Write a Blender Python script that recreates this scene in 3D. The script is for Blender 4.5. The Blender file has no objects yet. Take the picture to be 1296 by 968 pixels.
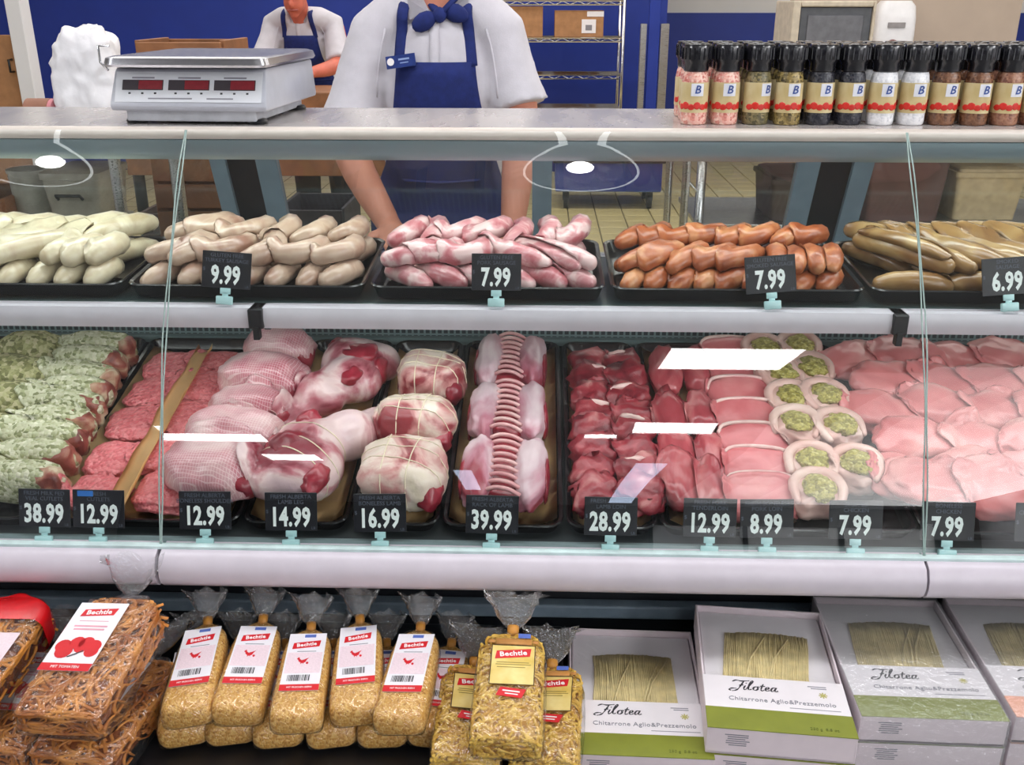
import bpy, bmesh, math, random
from mathutils import Vector, Matrix, noise, Euler
random.seed(7)
SC = bpy.context.scene
COL = SC.collection
PI = math.pi
R = math.radians

# ------------------------------------------------------------------ camera
CAM_Z, PITCH, YAW, FPX = 1.45, R(21.5), R(1.7), 1230.0
cam_data = bpy.data.cameras.new('camera')
cam_data.sensor_width = 36.0
cam_data.lens = 36.0 * FPX / 1296.0
cam_data.clip_start = 0.02
cam = bpy.data.objects.new('camera', cam_data)
cam.location = (0, 0, CAM_Z)
cam.rotation_euler = (PI / 2 - PITCH, 0, YAW)
COL.objects.link(cam)
SC.camera = cam

# ------------------------------------------------------------------ world, exposure
world = bpy.data.worlds.new('world')
SC.world = world
world.use_nodes = True
world.node_tree.nodes['Background'].inputs[0].default_value = (0.9, 0.95, 1.0, 1)
world.node_tree.nodes['Background'].inputs[1].default_value = 0.15
SC.view_settings.view_transform = 'Standard'
SC.view_settings.look = 'None'
SC.view_settings.gamma = 1
SC.view_settings.use_curve_mapping = False
SC.view_settings.exposure = 0.05

# ------------------------------------------------------------------ area lights (lamps of the case and back room, plus added shop fill without fixtures)
def area(name, loc, rot, sx, sy, power, col=(1, 1, 1), spread=180):
    d = bpy.data.lights.new(name, 'AREA')
    d.shape = 'RECTANGLE'; d.size = sx; d.size_y = sy; d.energy = power; d.color = col
    d.spread = R(spread)
    o = bpy.data.objects.new(name, d); o.location = loc; o.rotation_euler = rot
    COL.objects.link(o)
    return o
area('canopy_lamp_light', (0, 1.66, 1.212), (R(8), 0, 0), 3.3, 0.05, 4.3, (0.90, 1.0, 0.97))
area('shelf_lamp_light', (0, 1.535, 0.945), (R(14), 0, 0), 3.3, 0.03, 2.2, (0.95, 1.0, 0.99))
area('shop_fill_light', (-4.4, -0.9, 3.2), (0, R(-25), 0), 1.6, 1.6, 95, (0.97, 0.98, 1.0))  # fill lights added without fixtures, outside what the glass mirrors
area('shop_fill_light', (4.4, -0.9, 3.2), (0, R(25), 0), 1.6, 1.6, 110, (0.97, 0.98, 1.0))
area('shop_fill_light', (0.2, 1.30, 3.25), (0, 0, 0), 5.0, 0.6, 62, (0.97, 0.98, 1.0))
area('back_room_light', (0.5, 3.9, 3.2), (0, 0, 0), 6.0, 1.6, 88, (1.0, 0.97, 0.93))
area('back_room_light', (0.5, 6.6, 3.2), (0, 0, 0), 8.0, 1.6, 125, (1.0, 0.97, 0.93))

# ------------------------------------------------------------------ camera-ray helpers (used to measure real positions)
CAM_F = Vector((-math.sin(YAW) * math.cos(PITCH), math.cos(YAW) * math.cos(PITCH), -math.sin(PITCH)))
CAM_R = Vector((math.cos(YAW), math.sin(YAW), 0))
CAM_U = CAM_R.cross(CAM_F)
EYE = Vector((0, 0, CAM_Z))
def ray(px, py):
    return CAM_F + CAM_R * ((px - 648) / FPX) - CAM_U * ((py - 484) / FPX)
def at(px, py, Y):
    d = ray(px, py); return EYE + d * (Y / d.y)
def atz(px, py, z):
    d = ray(px, py); return EYE + d * ((z - CAM_Z) / d.z)
def onplane(px, py, p0, n):
    d = ray(px, py); n = Vector(n)
    return EYE + d * ((Vector(p0) - EYE).dot(n) / d.dot(n))

# ------------------------------------------------------------------ object helpers
def tag(o, label=None, cat=None, group=None, kind=None):
    if label: o['label'] = label
    if cat: o['category'] = cat
    if group: o['group'] = group
    if kind: o['kind'] = kind
    return o
def link(name, me, m=None, parent=None, loc=None, rot=None):
    o = bpy.data.objects.new(name, me)
    COL.objects.link(o)
    if m is not None and len(me.materials) == 0:
        for mm in (m if isinstance(m, (list, tuple)) else [m]): me.materials.append(mm)
    if parent is not None: o.parent = parent
    if loc is not None: o.location = loc
    if rot is not None: o.rotation_euler = rot
    return o
def thing(name, label, cat, loc=(0, 0, 0), rot=(0, 0, 0), group=None):
    o = bpy.data.objects.new(name, None)
    o.empty_display_size = 0.05
    COL.objects.link(o); o.location = loc; o.rotation_euler = rot
    return tag(o, label, cat, group)
def copy_tree(o, parent=None):
    c = o.copy(); COL.objects.link(c)
    if parent is not None:
        c.parent = parent
    for ch in list(o.children): copy_tree(ch, c)
    return c
def tomesh(name, bm, smooth=False, angle=None):
    bm.normal_update()
    me = bpy.data.meshes.new(name)
    bm.to_mesh(me); bm.free()
    if smooth:
        for p in me.polygons: p.use_smooth = True
        if angle is not None:
            try: me.set_sharp_from_angle(angle=R(angle))
            except Exception: pass
    return me
def obj(name, bm, m, parent=None, loc=None, rot=None, smooth=False, angle=None):
    return link(name, tomesh(name, bm, smooth, angle), m, parent, loc, rot)
def struct(name, bm, m, parent=None, smooth=False, angle=None):
    o = obj(name, bm, m, parent, None, None, smooth, angle)
    o['kind'] = 'structure'
    return o
def B():
    return bmesh.new()
def box(bm, c, s, bev=0.0, seg=2, M=None):
    g = bmesh.ops.create_cube(bm, size=1.0)
    vs = g['verts']
    for v in vs: v.co = Vector((v.co.x * s[0], v.co.y * s[1], v.co.z * s[2]))
    if bev > 0:
        es = list({e for v in vs for e in v.link_edges})
        r = bmesh.ops.bevel(bm, geom=es, offset=bev, segments=seg, profile=0.5, affect='EDGES')
        vs = list({v for f in r['faces'] for v in f.verts} | {v for v in vs if v.is_valid})
    for v in vs:
        v.co = v.co + Vector(c)
        if M is not None: v.co = M @ v.co
    return vs
def box2(bm, a, b, bev=0.0, seg=2):
    c = [(a[i] + b[i]) / 2 for i in range(3)]; s = [abs(b[i] - a[i]) for i in range(3)]
    return box(bm, c, s, bev, seg)
def frames(path):
    n = len(path); T = []
    for i in range(n):
        a = path[max(i - 1, 0)]; b = path[min(i + 1, n - 1)]
        t = (b - a); T.append(t.normalized() if t.length > 1e-9 else Vector((0, 0, 1)))
    ref = Vector((0, 0, 1)) if abs(T[0].z) < 0.9 else Vector((0, 1, 0))
    N = []
    nn = (ref - T[0] * ref.dot(T[0])).normalized()
    for i in range(n):
        nn = (nn - T[i] * nn.dot(T[i]))
        nn = nn.normalized() if nn.length > 1e-6 else T[i].orthogonal().normalized()
        N.append(nn)
    return T, N
def tube(bm, path, rad, seg=8, caps=True, flat=1.0, round_ends=False):
    path = [Vector(p) for p in path]
    if not isinstance(rad, (list, tuple)): rad = [rad] * len(path)
    rad = list(rad)
    if round_ends:
        T, _ = frames(path)
        r0, r1 = rad[0], rad[-1]
        pre = [(path[0] - T[0] * r0 * k, r0 * math.sqrt(max(0, 1 - k * k))) for k in (0.92, 0.7, 0.38)]
        post = [(path[-1] + T[-1] * r1 * k, r1 * math.sqrt(max(0, 1 - k * k))) for k in (0.38, 0.7, 0.92)]
        path = [p for p, _ in pre] + path + [p for p, _ in post]
        rad = [q for _, q in pre] + rad + [q for _, q in post]
    T, N = frames(path)
    rings = []
    for p, t, n, r in zip(path, T, N, rad):
        b = t.cross(n)
        rings.append([bm.verts.new(p + n * (math.cos(2 * PI * k / seg) * r * flat) + b * (math.sin(2 * PI * k / seg) * r)) for k in range(seg)])
    for a, c in zip(rings, rings[1:]):
        for k in range(seg):
            bm.faces.new((a[k], a[(k + 1) % seg], c[(k + 1) % seg], c[k]))
    if caps:
        bm.faces.new(rings[0][::-1]); bm.faces.new(rings[-1])
    return rings
def lathe(bm, prof, seg=20, c=(0, 0, 0), M=None):
    rings = []
    for r, z in prof:
        row = []
        for k in range(seg):
            p = Vector((c[0] + r * math.cos(2 * PI * k / seg), c[1] + r * math.sin(2 * PI * k / seg), c[2] + z))
            if M is not None: p = M @ p
            row.append(bm.verts.new(p))
        rings.append(row)
    for a, b in zip(rings, rings[1:]):
        for k in range(seg):
            bm.faces.new((a[k], a[(k + 1) % seg], b[(k + 1) % seg], b[k]))
    if prof[0][0] > 1e-5: bm.faces.new(rings[0][::-1])
    if prof[-1][0] > 1e-5: bm.faces.new(rings[-1])
    return rings
def extrude_x(bm, prof, x0, x1, closed=True):
    """profile of (y, z) points swept from x0 to x1"""
    a = [bm.verts.new((x0, y, z)) for y, z in prof]
    b = [bm.verts.new((x1, y, z)) for y, z in prof]
    n = len(prof)
    for i in range(n if closed else n - 1):
        j = (i + 1) % n
        bm.faces.new((a[i], a[j], b[j], b[i]))
    if closed:
        bm.faces.new(a[::-1]); bm.faces.new(b)
    bmesh.ops.recalc_face_normals(bm, faces=bm.faces[:]) if closed else None
def prism(bm, pts, z0, z1, M=None):
    """outline of (x, y) points, extruded z0..z1"""
    a = [bm.verts.new(Vector((x, y, z0))) for x, y in pts]
    b = [bm.verts.new(Vector((x, y, z1))) for x, y in pts]
    n = len(pts)
    for i in range(n):
        j = (i + 1) % n
        bm.faces.new((a[i], a[j], b[j], b[i]))
    bm.faces.new(a[::-1]); bm.faces.new(b)
    if M is not None:
        for v in a + b: v.co = M @ v.co
def ellipsoid(bm, c, s, M=None, sub=3):
    g = bmesh.ops.create_icosphere(bm, subdivisions=sub, radius=1.0)
    for v in g['verts']:
        p = Vector((v.co.x * s[0], v.co.y * s[1], v.co.z * s[2]))
        if M is not None: p = M @ p
        v.co = p + Vector(c)
    return g['verts']
def rough(bm, amp, freq, seed=0, octs=3, verts=None):
    bm.normal_update()
    off = Vector((seed * 3.17, seed * 1.31, seed * 7.7))
    moves = []
    for v in (verts or bm.verts):
        moves.append((v, v.normal * (amp * (noise.fractal(v.co * freq + off, 1.0, 2.0, octs)))))
    for v, d in moves: v.co += d
def fuse(name, bm, voxel, m, parent=None, smooth=6, loc=None, rot=None, factor=0.5):
    """joins overlapping closed shapes into one continuous skin"""
    me = tomesh(name + '_raw', bm)
    o = bpy.data.objects.new(name + '_raw', me); COL.objects.link(o)
    r = o.modifiers.new('r', 'REMESH'); r.mode = 'VOXEL'; r.voxel_size = voxel
    if smooth:
        s = o.modifiers.new('s', 'SMOOTH'); s.iterations = smooth; s.factor = factor
    dg = bpy.context.evaluated_depsgraph_get()
    nm = bpy.data.meshes.new_from_object(o.evaluated_get(dg))
    nm.name = name
    bpy.data.objects.remove(o); bpy.data.meshes.remove(me)
    for p in nm.polygons: p.use_smooth = True
    return link(name, nm, m, parent, loc, rot)
def bez(pts, n=8):
    """Catmull-Rom through the points"""
    P = [Vector(p) for p in pts]; out = []
    for i in range(len(P) - 1):
        p0 = P[max(i - 1, 0)]; p1 = P[i]; p2 = P[i + 1]; p3 = P[min(i + 2, len(P) - 1)]
        for k in range(n):
            t = k / n
            out.append(0.5 * ((2 * p1) + (p2 - p0) * t + (2 * p0 - 5 * p1 + 4 * p2 - p3) * t * t + (3 * p1 - p0 - 3 * p2 + p3) * t ** 3))
    out.append(P[-1]); return out
TXT = {}
def text_mesh(s, size, bold=0.0, shear=0.0, depth=0.0002, spacing=1.0, ax='CENTER'):
    key = (s, size, bold, shear, depth, spacing, ax)
    if key in TXT: return TXT[key]
    c = bpy.data.curves.new('lettering', 'FONT')
    c.body = s; c.size = size; c.offset = bold; c.shear = shear; c.extrude = depth
    c.space_character = spacing
    c.align_x = ax; c.align_y = 'CENTER'; c.resolution_u = 2
    o = bpy.data.objects.new('lettering_raw', c); COL.objects.link(o)
    dg = bpy.context.evaluated_depsgraph_get()
    me = bpy.data.meshes.new_from_object(o.evaluated_get(dg))
    me.name = 'lettering'; me.materials.clear()
    bpy.data.objects.remove(o); bpy.data.curves.remove(c)
    TXT[key] = me
    return me
def lettering(s, size, m, parent, loc, rot=(0, 0, 0), sx=1.0, name='lettering', **k):
    """raised or printed letters; cached mesh copied per material"""
    key = (s, size, m.name, tuple(sorted(k.items())))
    if key not in TXT:
        me = text_mesh(s, size, **k).copy(); me.name = 'lettering'
        me.materials.clear(); me.materials.append(m); TXT[key] = me
    o = link(name, TXT[key], None, parent, loc, rot)
    o.scale = (sx, 1, 1)
    return o
ORD = ['first', 'second', 'third', 'fourth', 'fifth', 'sixth', 'seventh', 'eighth', 'ninth', 'tenth', 'eleventh', 'twelfth',
       'thirteenth', 'fourteenth', 'fifteenth', 'sixteenth', 'seventeenth', 'eighteenth']

# ------------------------------------------------------------------ materials
def lin(c):
    return tuple(((x / 255) / 12.92 if x / 255 <= 0.04045 else ((x / 255 + 0.055) / 1.055) ** 2.4) for x in c) + (1.0,)
MATS = {}
def base(name):
    m = bpy.data.materials.new(name); m.use_nodes = True
    nt = m.node_tree
    return m, nt, nt.nodes['Principled BSDF']
def mat(name, rgb, rough=0.5, metal=0.0, var=0.12, scale=30, bump=0.0, bscale=None, emit=0.0, coat=0.0, spec=0.5, rgb2=None, sss=0.0):
    """colour with a noise variation, optional fine relief"""
    if name in MATS: return MATS[name]
    m, nt, p = base(name)
    N = nt.nodes; L = nt.links
    tc = N.new('ShaderNodeTexCoord')
    nz = N.new('ShaderNodeTexNoise'); nz.inputs['Scale'].default_value = scale; nz.inputs['Detail'].default_value = 4
    L.new(tc.outputs['Object'], nz.inputs['Vector'])
    rp = N.new('ShaderNodeValToRGB')
    c = lin(rgb); c2 = lin(rgb2) if rgb2 else None
    rp.color_ramp.elements[0].position = 0.35; rp.color_ramp.elements[1].position = 0.68
    rp.color_ramp.elements[0].color = tuple(x * (1 - var) for x in c[:3]) + (1,)
    rp.color_ramp.elements[1].color = c2 or tuple(min(1, x * (1 + var)) for x in c[:3]) + (1,)
    L.new(nz.outputs['Fac'], rp.inputs['Fac']); L.new(rp.outputs['Color'], p.inputs['Base Color'])
    p.inputs['Roughness'].default_value = rough; p.inputs['Metallic'].default_value = metal
    p.inputs['Specular IOR Level'].default_value = spec
    if coat: p.inputs['Coat Weight'].default_value = coat; p.inputs['Coat Roughness'].default_value = 0.2
    if sss:
        p.inputs['Subsurface Weight'].default_value = sss; p.inputs['Subsurface Radius'].default_value = (0.02, 0.006, 0.004); p.inputs['Subsurface Scale'].default_value = 0.5
    if bump:
        b = N.new('ShaderNodeBump'); b.inputs['Strength'].default_value = bump; b.inputs['Distance'].default_value = 0.004
        n2 = N.new('ShaderNodeTexNoise'); n2.inputs['Scale'].default_value = bscale or scale * 3; n2.inputs['Detail'].default_value = 4
        L.new(tc.outputs['Object'], n2.inputs['Vector']); L.new(n2.outputs['Fac'], b.inputs['Height']); L.new(b.outputs['Normal'], p.inputs['Normal'])
    if emit:
        p.inputs['Emission Color'].default_value = c; p.inputs['Emission Strength'].default_value = emit
    MATS[name] = m
    return m
def brushed(name, rgb, rough=0.3, stretch=(2, 60, 60), metal=1.0):
    if name in MATS: return MATS[name]
    m, nt, p = base(name); N = nt.nodes; L = nt.links
    tc = N.new('ShaderNodeTexCoord'); mp = N.new('ShaderNodeMapping'); mp.inputs['Scale'].default_value = stretch
    nz = N.new('ShaderNodeTexNoise'); nz.inputs['Scale'].default_value = 6; nz.inputs['Detail'].default_value = 5
    L.new(tc.outputs['Object'], mp.inputs['Vector']); L.new(mp.outputs['Vector'], nz.inputs['Vector'])
    mr = N.new('ShaderNodeMapRange'); mr.inputs['To Min'].default_value = rough * 0.7; mr.inputs['To Max'].default_value = rough * 1.35
    L.new(nz.outputs['Fac'], mr.inputs['Value']); L.new(mr.outputs['Result'], p.inputs['Roughness'])
    p.inputs['Base Color'].default_value = lin(rgb); p.inputs['Metallic'].default_value = metal
    MATS[name] = m; return m
def glassy(name, tint=(1, 1, 1), ior=1.5, rough=0.0, extra=0.0, bump=0.0, bscale=20, white=0.0):
    """a thin clear sheet: see-through, with a Fresnel reflection"""
    if name in MATS: return MATS[name]
    m, nt, p = base(name); N = nt.nodes; L = nt.links
    N.remove(p); out = N['Material Output']
    tr = N.new('ShaderNodeBsdfTransparent'); tr.inputs['Color'].default_value = (*tint, 1)
    gl = N.new('ShaderNodeBsdfGlossy'); gl.inputs['Roughness'].default_value = rough
    lw = N.new('ShaderNodeLayerWeight'); lw.inputs['Blend'].default_value = 0.5
    pw = N.new('ShaderNodeMath'); pw.operation = 'POWER'; pw.inputs[1].default_value = 5
    ml = N.new('ShaderNodeMath'); ml.operation = 'MULTIPLY_ADD'
    r0 = ((ior - 1) / (ior + 1)) ** 2
    ml.inputs[1].default_value = 1 - r0; ml.inputs[2].default_value = 2 * r0 + extra; ml.use_clamp = True
    L.new(lw.outputs['Facing'], pw.inputs[0]); L.new(pw.outputs[0], ml.inputs[0])
    mx = N.new('ShaderNodeMixShader')
    L.new(ml.outputs[0], mx.inputs['Fac']); L.new(tr.outputs[0], mx.inputs[1]); L.new(gl.outputs[0], mx.inputs[2])
    last = mx
    if bump:
        tc = N.new('ShaderNodeTexCoord'); nz = N.new('ShaderNodeTexNoise'); nz.inputs['Scale'].default_value = bscale; nz.inputs['Detail'].default_value = 3
        nz.inputs['Distortion'].default_value = 1.2
        L.new(tc.outputs['Object'], nz.inputs['Vector'])
        b = N.new('ShaderNodeBump'); b.inputs['Strength'].default_value = bump; b.inputs['Distance'].default_value = 0.01
        L.new(nz.outputs['Fac'], b.inputs['Height'])
        L.new(b.outputs['Normal'], gl.inputs['Normal'])
    if white:
        df = N.new('ShaderNodeBsdfDiffuse'); df.inputs['Color'].default_value = (0.85, 0.87, 0.9, 1)
        m2 = N.new('ShaderNodeMixShader'); m2.inputs['Fac'].default_value = white
        L.new(mx.outputs[0], m2.inputs[1]); L.new(df.outputs[0], m2.inputs[2]); last = m2
    L.new(last.outputs[0], out.inputs['Surface'])
    MATS[name] = m; return m
def glow(name, rgb, strength):
    if name in MATS: return MATS[name]
    m, nt, p = base(name)
    p.inputs['Base Color'].default_value = (0.8, 0.8, 0.8, 1)
    p.inputs['Emission Color'].default_value = (*rgb, 1); p.inputs['Emission Strength'].default_value = strength
    MATS[name] = m; return m
def meat(name, stops, scale=12, rough=0.32, bump=0.25, bscale=90, stretch=(1, 1, 1), distort=0.8, detail=5, lines=None, coat=0.25):
    """marbled flesh: a noise runs through a ramp of (position, rgb) stops; lines = (scale, width, rgb, amount) adds a fine net"""
    if name in MATS: return MATS[name]
    m, nt, p = base(name); N = nt.nodes; L = nt.links
    tc = N.new('ShaderNodeTexCoord'); mp = N.new('ShaderNodeMapping'); mp.inputs['Scale'].default_value = stretch
    oi = N.new('ShaderNodeObjectInfo'); ad = N.new('ShaderNodeVectorMath'); ad.operation = 'ADD'
    ml = N.new('ShaderNodeMath'); ml.operation = 'MULTIPLY'; ml.inputs[1].default_value = 37.0
    L.new(oi.outputs['Random'], ml.inputs[0])
    L.new(tc.outputs['Object'], mp.inputs['Vector']); L.new(mp.outputs['Vector'], ad.inputs[0]); L.new(ml.outputs[0], ad.inputs[1])
    nz = N.new('ShaderNodeTexNoise'); nz.inputs['Scale'].default_value = scale; nz.inputs['Detail'].default_value = detail; nz.inputs['Distortion'].default_value = distort
    L.new(ad.outputs[0], nz.inputs['Vector'])
    rp = N.new('ShaderNodeValToRGB')
    els = rp.color_ramp.elements
    while len(els) < len(stops): els.new(0.5)
    for e, (pos, c) in zip(els, stops): e.position = pos; e.color = lin(c)
    L.new(nz.outputs['Fac'], rp.inputs['Fac'])
    col = rp.outputs['Color']
    if lines:
        sc, w, c, am = lines
        fac = None
        for k, dr in enumerate(('X', 'Y')):
            wv = N.new('ShaderNodeTexWave'); wv.bands_direction = dr; wv.inputs['Scale'].default_value = sc
            wv.inputs['Distortion'].default_value = 1.5; wv.inputs['Detail Scale'].default_value = 0.6
            L.new(tc.outputs['Object'], wv.inputs['Vector'])
            gt = N.new('ShaderNodeMath'); gt.operation = 'GREATER_THAN'; gt.inputs[1].default_value = w
            L.new(wv.outputs['Fac'], gt.inputs[0])
            if fac is None: fac = gt.outputs[0]
            else:
                mxm = N.new('ShaderNodeMath'); mxm.operation = 'MAXIMUM'; L.new(fac, mxm.inputs[0]); L.new(gt.outputs[0], mxm.inputs[1]); fac = mxm.outputs[0]
        mu = N.new('ShaderNodeMath'); mu.operation = 'MULTIPLY'; mu.inputs[1].default_value = am; L.new(fac, mu.inputs[0])
        mc = N.new('ShaderNodeMix'); mc.data_type = 'RGBA'
        L.new(mu.outputs[0], mc.inputs[0]); L.new(col, mc.inputs[6]); mc.inputs[7].default_value = lin(c); col = mc.outputs[2]
    L.new(col, p.inputs['Base Color'])
    p.inputs['Roughness'].default_value = rough
    p.inputs['Coat Weight'].default_value = coat; p.inputs['Coat Roughness'].default_value = 0.25
    n2 = N.new('ShaderNodeTexNoise'); n2.inputs['Scale'].default_value = bscale; n2.inputs['Detail'].default_value = 3
    L.new(ad.outputs[0], n2.inputs['Vector'])
    b = N.new('ShaderNodeBump'); b.inputs['Strength'].default_value = bump; b.inputs['Distance'].default_value = 0.004
    L.new(n2.outputs['Fac'], b.inputs['Height']); L.new(b.outputs['Normal'], p.inputs['Normal'])
    MATS[name] = m; return m
def gritty(name, rgbs, scale=300, rough=0.6, bump=0.5, dist=0.003):
    """many small grains, each its own shade (voronoi cells)"""
    if name in MATS: return MATS[name]
    m, nt, p = base(name); N = nt.nodes; L = nt.links
    tc = N.new('ShaderNodeTexCoord')
    vo = N.new('ShaderNodeTexVoronoi'); vo.inputs['Scale'].default_value = scale
    L.new(tc.outputs['Object'], vo.inputs['Vector'])
    sp = N.new('ShaderNodeSeparateColor'); L.new(vo.outputs['Color'], sp.inputs[0])
    rp = N.new('ShaderNodeValToRGB'); els = rp.color_ramp.elements
    while len(els) < len(rgbs): els.new(0.5)
    for i, (e, c) in enumerate(zip(els, rgbs)): e.position = i / max(1, len(rgbs) - 1); e.color = lin(c)
    L.new(sp.outputs[0], rp.inputs['Fac']); L.new(rp.outputs['Color'], p.inputs['Base Color'])
    p.inputs['Roughness'].default_value = rough
    b = N.new('ShaderNodeBump'); b.inputs['Strength'].default_value = bump; b.inputs['Distance'].default_value = dist; b.invert = True
    L.new(vo.outputs['Distance'], b.inputs['Height']); L.new(b.outputs['Normal'], p.inputs['Normal'])
    MATS[name] = m; return m

WHITE = mat('white_enamel', (232, 230, 232), 0.3, var=0.03)
BLACKP = mat('black_plastic', (22, 23, 27), 0.35, var=0.15)
DARK = mat('dark_steel', (30, 33, 38), 0.45, var=0.15)
STEEL = brushed('brushed_steel', (200, 200, 202), 0.28)
ALU = brushed('blue_grey_aluminium', (150, 172, 180), 0.35, metal=0.6)
CHROME = brushed('chrome_wire', (215, 215, 218), 0.15)
CASEIN = mat('grey_green_case_liner', (128, 150, 150), 0.35, var=0.06)
BLUE = mat('royal_blue_paint', (26, 52, 150), 0.5, var=0.06, scale=6)
NAVY = mat('navy_cloth', (22, 38, 104), 0.85, var=0.15, scale=60, bump=0.2, bscale=500)
SHIRT = mat('white_shirt_cloth', (204, 200, 208), 0.85, var=0.05, scale=25, bump=0.15, bscale=300)
SKIN = mat('skin', (214, 138, 112), 0.5, var=0.10, scale=18, sss=0.0, rgb2=(220, 148, 124))
CARD = mat('brown_cardboard', (168, 122, 84), 0.8, var=0.12, scale=20)
WOOD = mat('brown_wood', (140, 92, 58), 0.6, var=0.2, scale=14)
GLASS = glassy('case_glass', (0.955, 0.985, 0.975), 1.5)
FILM = glassy('clear_film', (0.97, 0.98, 0.99), 1.45, 0.10, 0.035, bump=0.9, bscale=38, white=0.012)

# ================================================================== THE SETTING
TILEM = mat('tan_quarry_tile', (206, 188, 136), 0.35, var=0.10, scale=3)
GROUT = mat('grout', (120, 108, 84), 0.9)
WALLW = mat('white_wall_paint', (226, 226, 230), 0.7, var=0.03, scale=2)
STOREF = mat('grey_shop_floor', (120, 118, 116), 0.3, var=0.06, scale=4)
bm = B(); box2(bm, (-6, -11, -0.1), (6.2, 10.4, -0.012))
floor = struct('floor', bm, GROUT)
bm = B(); box2(bm, (-6, -11, -0.012), (6.2, 2.0, 0.0)); struct('shop_floor', bm, STOREF, floor)
# quarry tiles of the back room that show through the case
bm = B(); box(bm, (0, 0, -0.006), (0.192, 0.192, 0.012), 0.0025, 1)
tile_me = tomesh('tile', bm); tile_me.materials.append(TILEM)
for i in range(15):
    for j in range(20):
        link('tile', tile_me, None, floor, (0.1 + 0.2 * i, 5.7 + 0.2 * j, 0))
# the rest of the tiling, too many to part singly
bm = B()
for i in range(-28, 31):
    for j in range(0, 42):
        x, y = 0.1 + 0.2 * i, 2.1 + 0.2 * j
        if 0 <= i < 15 and 5.6 < y < 9.65: continue
        vs = [bm.verts.new((x + sx * 0.096, y + sy * 0.096, 0)) for sx, sy in ((-1, -1), (1, -1), (1, 1), (-1, 1))]
        bm.faces.new(vs)
o = obj('tiling', bm, TILEM, floor); o['kind'] = 'stuff'
CEILM = mat('white_ceiling_tile', (214, 214, 216), 0.8, var=0.03, scale=10)
bm = B(); box2(bm, (-6, -11, 3.3), (6.2, 10.4, 3.4)); struct('ceiling', bm, CEILM)
bm = B(); box2(bm, (-6.1, -11, 0), (-6, 10.4, 3.3)); struct('wall_left', bm, WALLW)
bm = B(); box2(bm, (6.2, -11, 0), (6.3, 10.4, 3.3)); struct('wall_right', bm, WALLW)
# far wall: blue up to 1.33 m, white above; nearer blue wall on the left
bm = B(); box2(bm, (1.05, 10.2, 1.33), (6.2, 10.3, 3.3)); wb = struct('wall_back', bm, WALLW)
bm = B(); box2(bm, (1.05, 10.19, 0), (6.2, 10.3, 1.33)); struct('blue_dado', bm, BLUE, wb)
bm = B(); box2(bm, (-6, 8.9, 0), (1.06, 9.0, 3.3)); struct('wall_blue', bm, BLUE)
# shop side, behind the photographer: wall with an added window, ceiling lamps that mirror in the case glass
bm = B()
box2(bm, (-6, -11.1, 0), (1.6, -11, 3.3)); box2(bm, (1.6, -11.1, 0), (5.6, -11, 0.6)); box2(bm, (1.6, -11.1, 2.9), (5.6, -11, 3.3)); box2(bm, (5.6, -11.1, 0), (6.2, -11, 3.3))
struct('wall_front', bm, mat('grey_shop_wall', (110, 108, 106), 0.7, var=0.05, scale=3))
bm = B(); box2(bm, (1.6, -11.08, 0.6), (5.6, -11.04, 2.9)); w1 = struct('window_1', bm, glow('added_pane_glow', (0.97, 1.0, 1.0), 0.3))  # unseen pane, added so its glow mirrors as haze in the glass
bm = B()
for x in (1.6, 2.93, 4.27, 5.6): box2(bm, (x - 0.03, -11.05, 0.6), (x + 0.03, -10.98, 2.9))
struct('window_frame', bm, DARK, w1)
def troffer(x0, x1, y0, y1, m, label):
    t = thing('ceiling_light', label, 'ceiling light', ((x0 + x1) / 2, (y0 + y1) / 2, 3.3), group='shop ceiling lights')
    w, d = x1 - x0, y1 - y0
    bm = B()
    for c, s in (((-w / 2 - 0.015, 0, -0.012), (0.03, d + 0.06, 0.024)), ((w / 2 + 0.015, 0, -0.012), (0.03, d + 0.06, 0.024)), ((0, -d / 2 - 0.015, -0.012), (w, 0.03, 0.024)), ((0, d / 2 + 0.015, -0.012), (w, 0.03, 0.024))): box(bm, c, s)
    obj('lamp_frame', bm, WHITE, t)
    bm = B(); box(bm, (0, 0, -0.008), (w, d, 0.012)); obj('diffuser', bm, m, t)
TUBEL = glow('fluorescent_diffuser', (0.97, 1.0, 1.0), 15)
BLUEL = glow('blue_white_diffuser', (0.62, 0.75, 1.0), 7)
troffer(0.73, 1.47, -2.52, -1.77, TUBEL, 'square ceiling light mirrored in the case glass above the pork chops')
troffer(0.80, 1.48, -5.12, -4.75, TUBEL, 'ceiling light mirrored as a white bar over the tenderloins')
troffer(0.40, 0.68, -5.30, -5.16, TUBEL, 'small ceiling light mirrored over the red loin chops')
troffer(-3.42, -2.45, -5.60, -5.30, TUBEL, 'long ceiling light mirrored over the cubed steaks')
troffer(-2.72, -2.18, -6.75, -6.28, TUBEL, 'ceiling light mirrored over the nearer leg of lamb')
troffer(-0.92, -0.72, -9.4, -7.4, BLUEL, 'bluish ceiling light mirrored beside the nearest tied roast')
troffer(0.98, 1.30, -10.6, -6.6, BLUEL, 'bluish ceiling light mirrored over the nearest loin chops')
for i in range(8):  # unseen glowing ceiling strips, added in brightness steps to mirror as haze
    x0 = 1.9 + 0.5 * i; x1 = x0 + 0.5
    bm = B(); box2(bm, (x0, -10.5, 3.285), (x1, -2.6 + 0.18 * i, 3.299)); struct(f'window_{i + 2}', bm, glow('haze_strip_%d' % i, (1, 1, 1), 0.7 + 0.8 * i))
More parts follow.
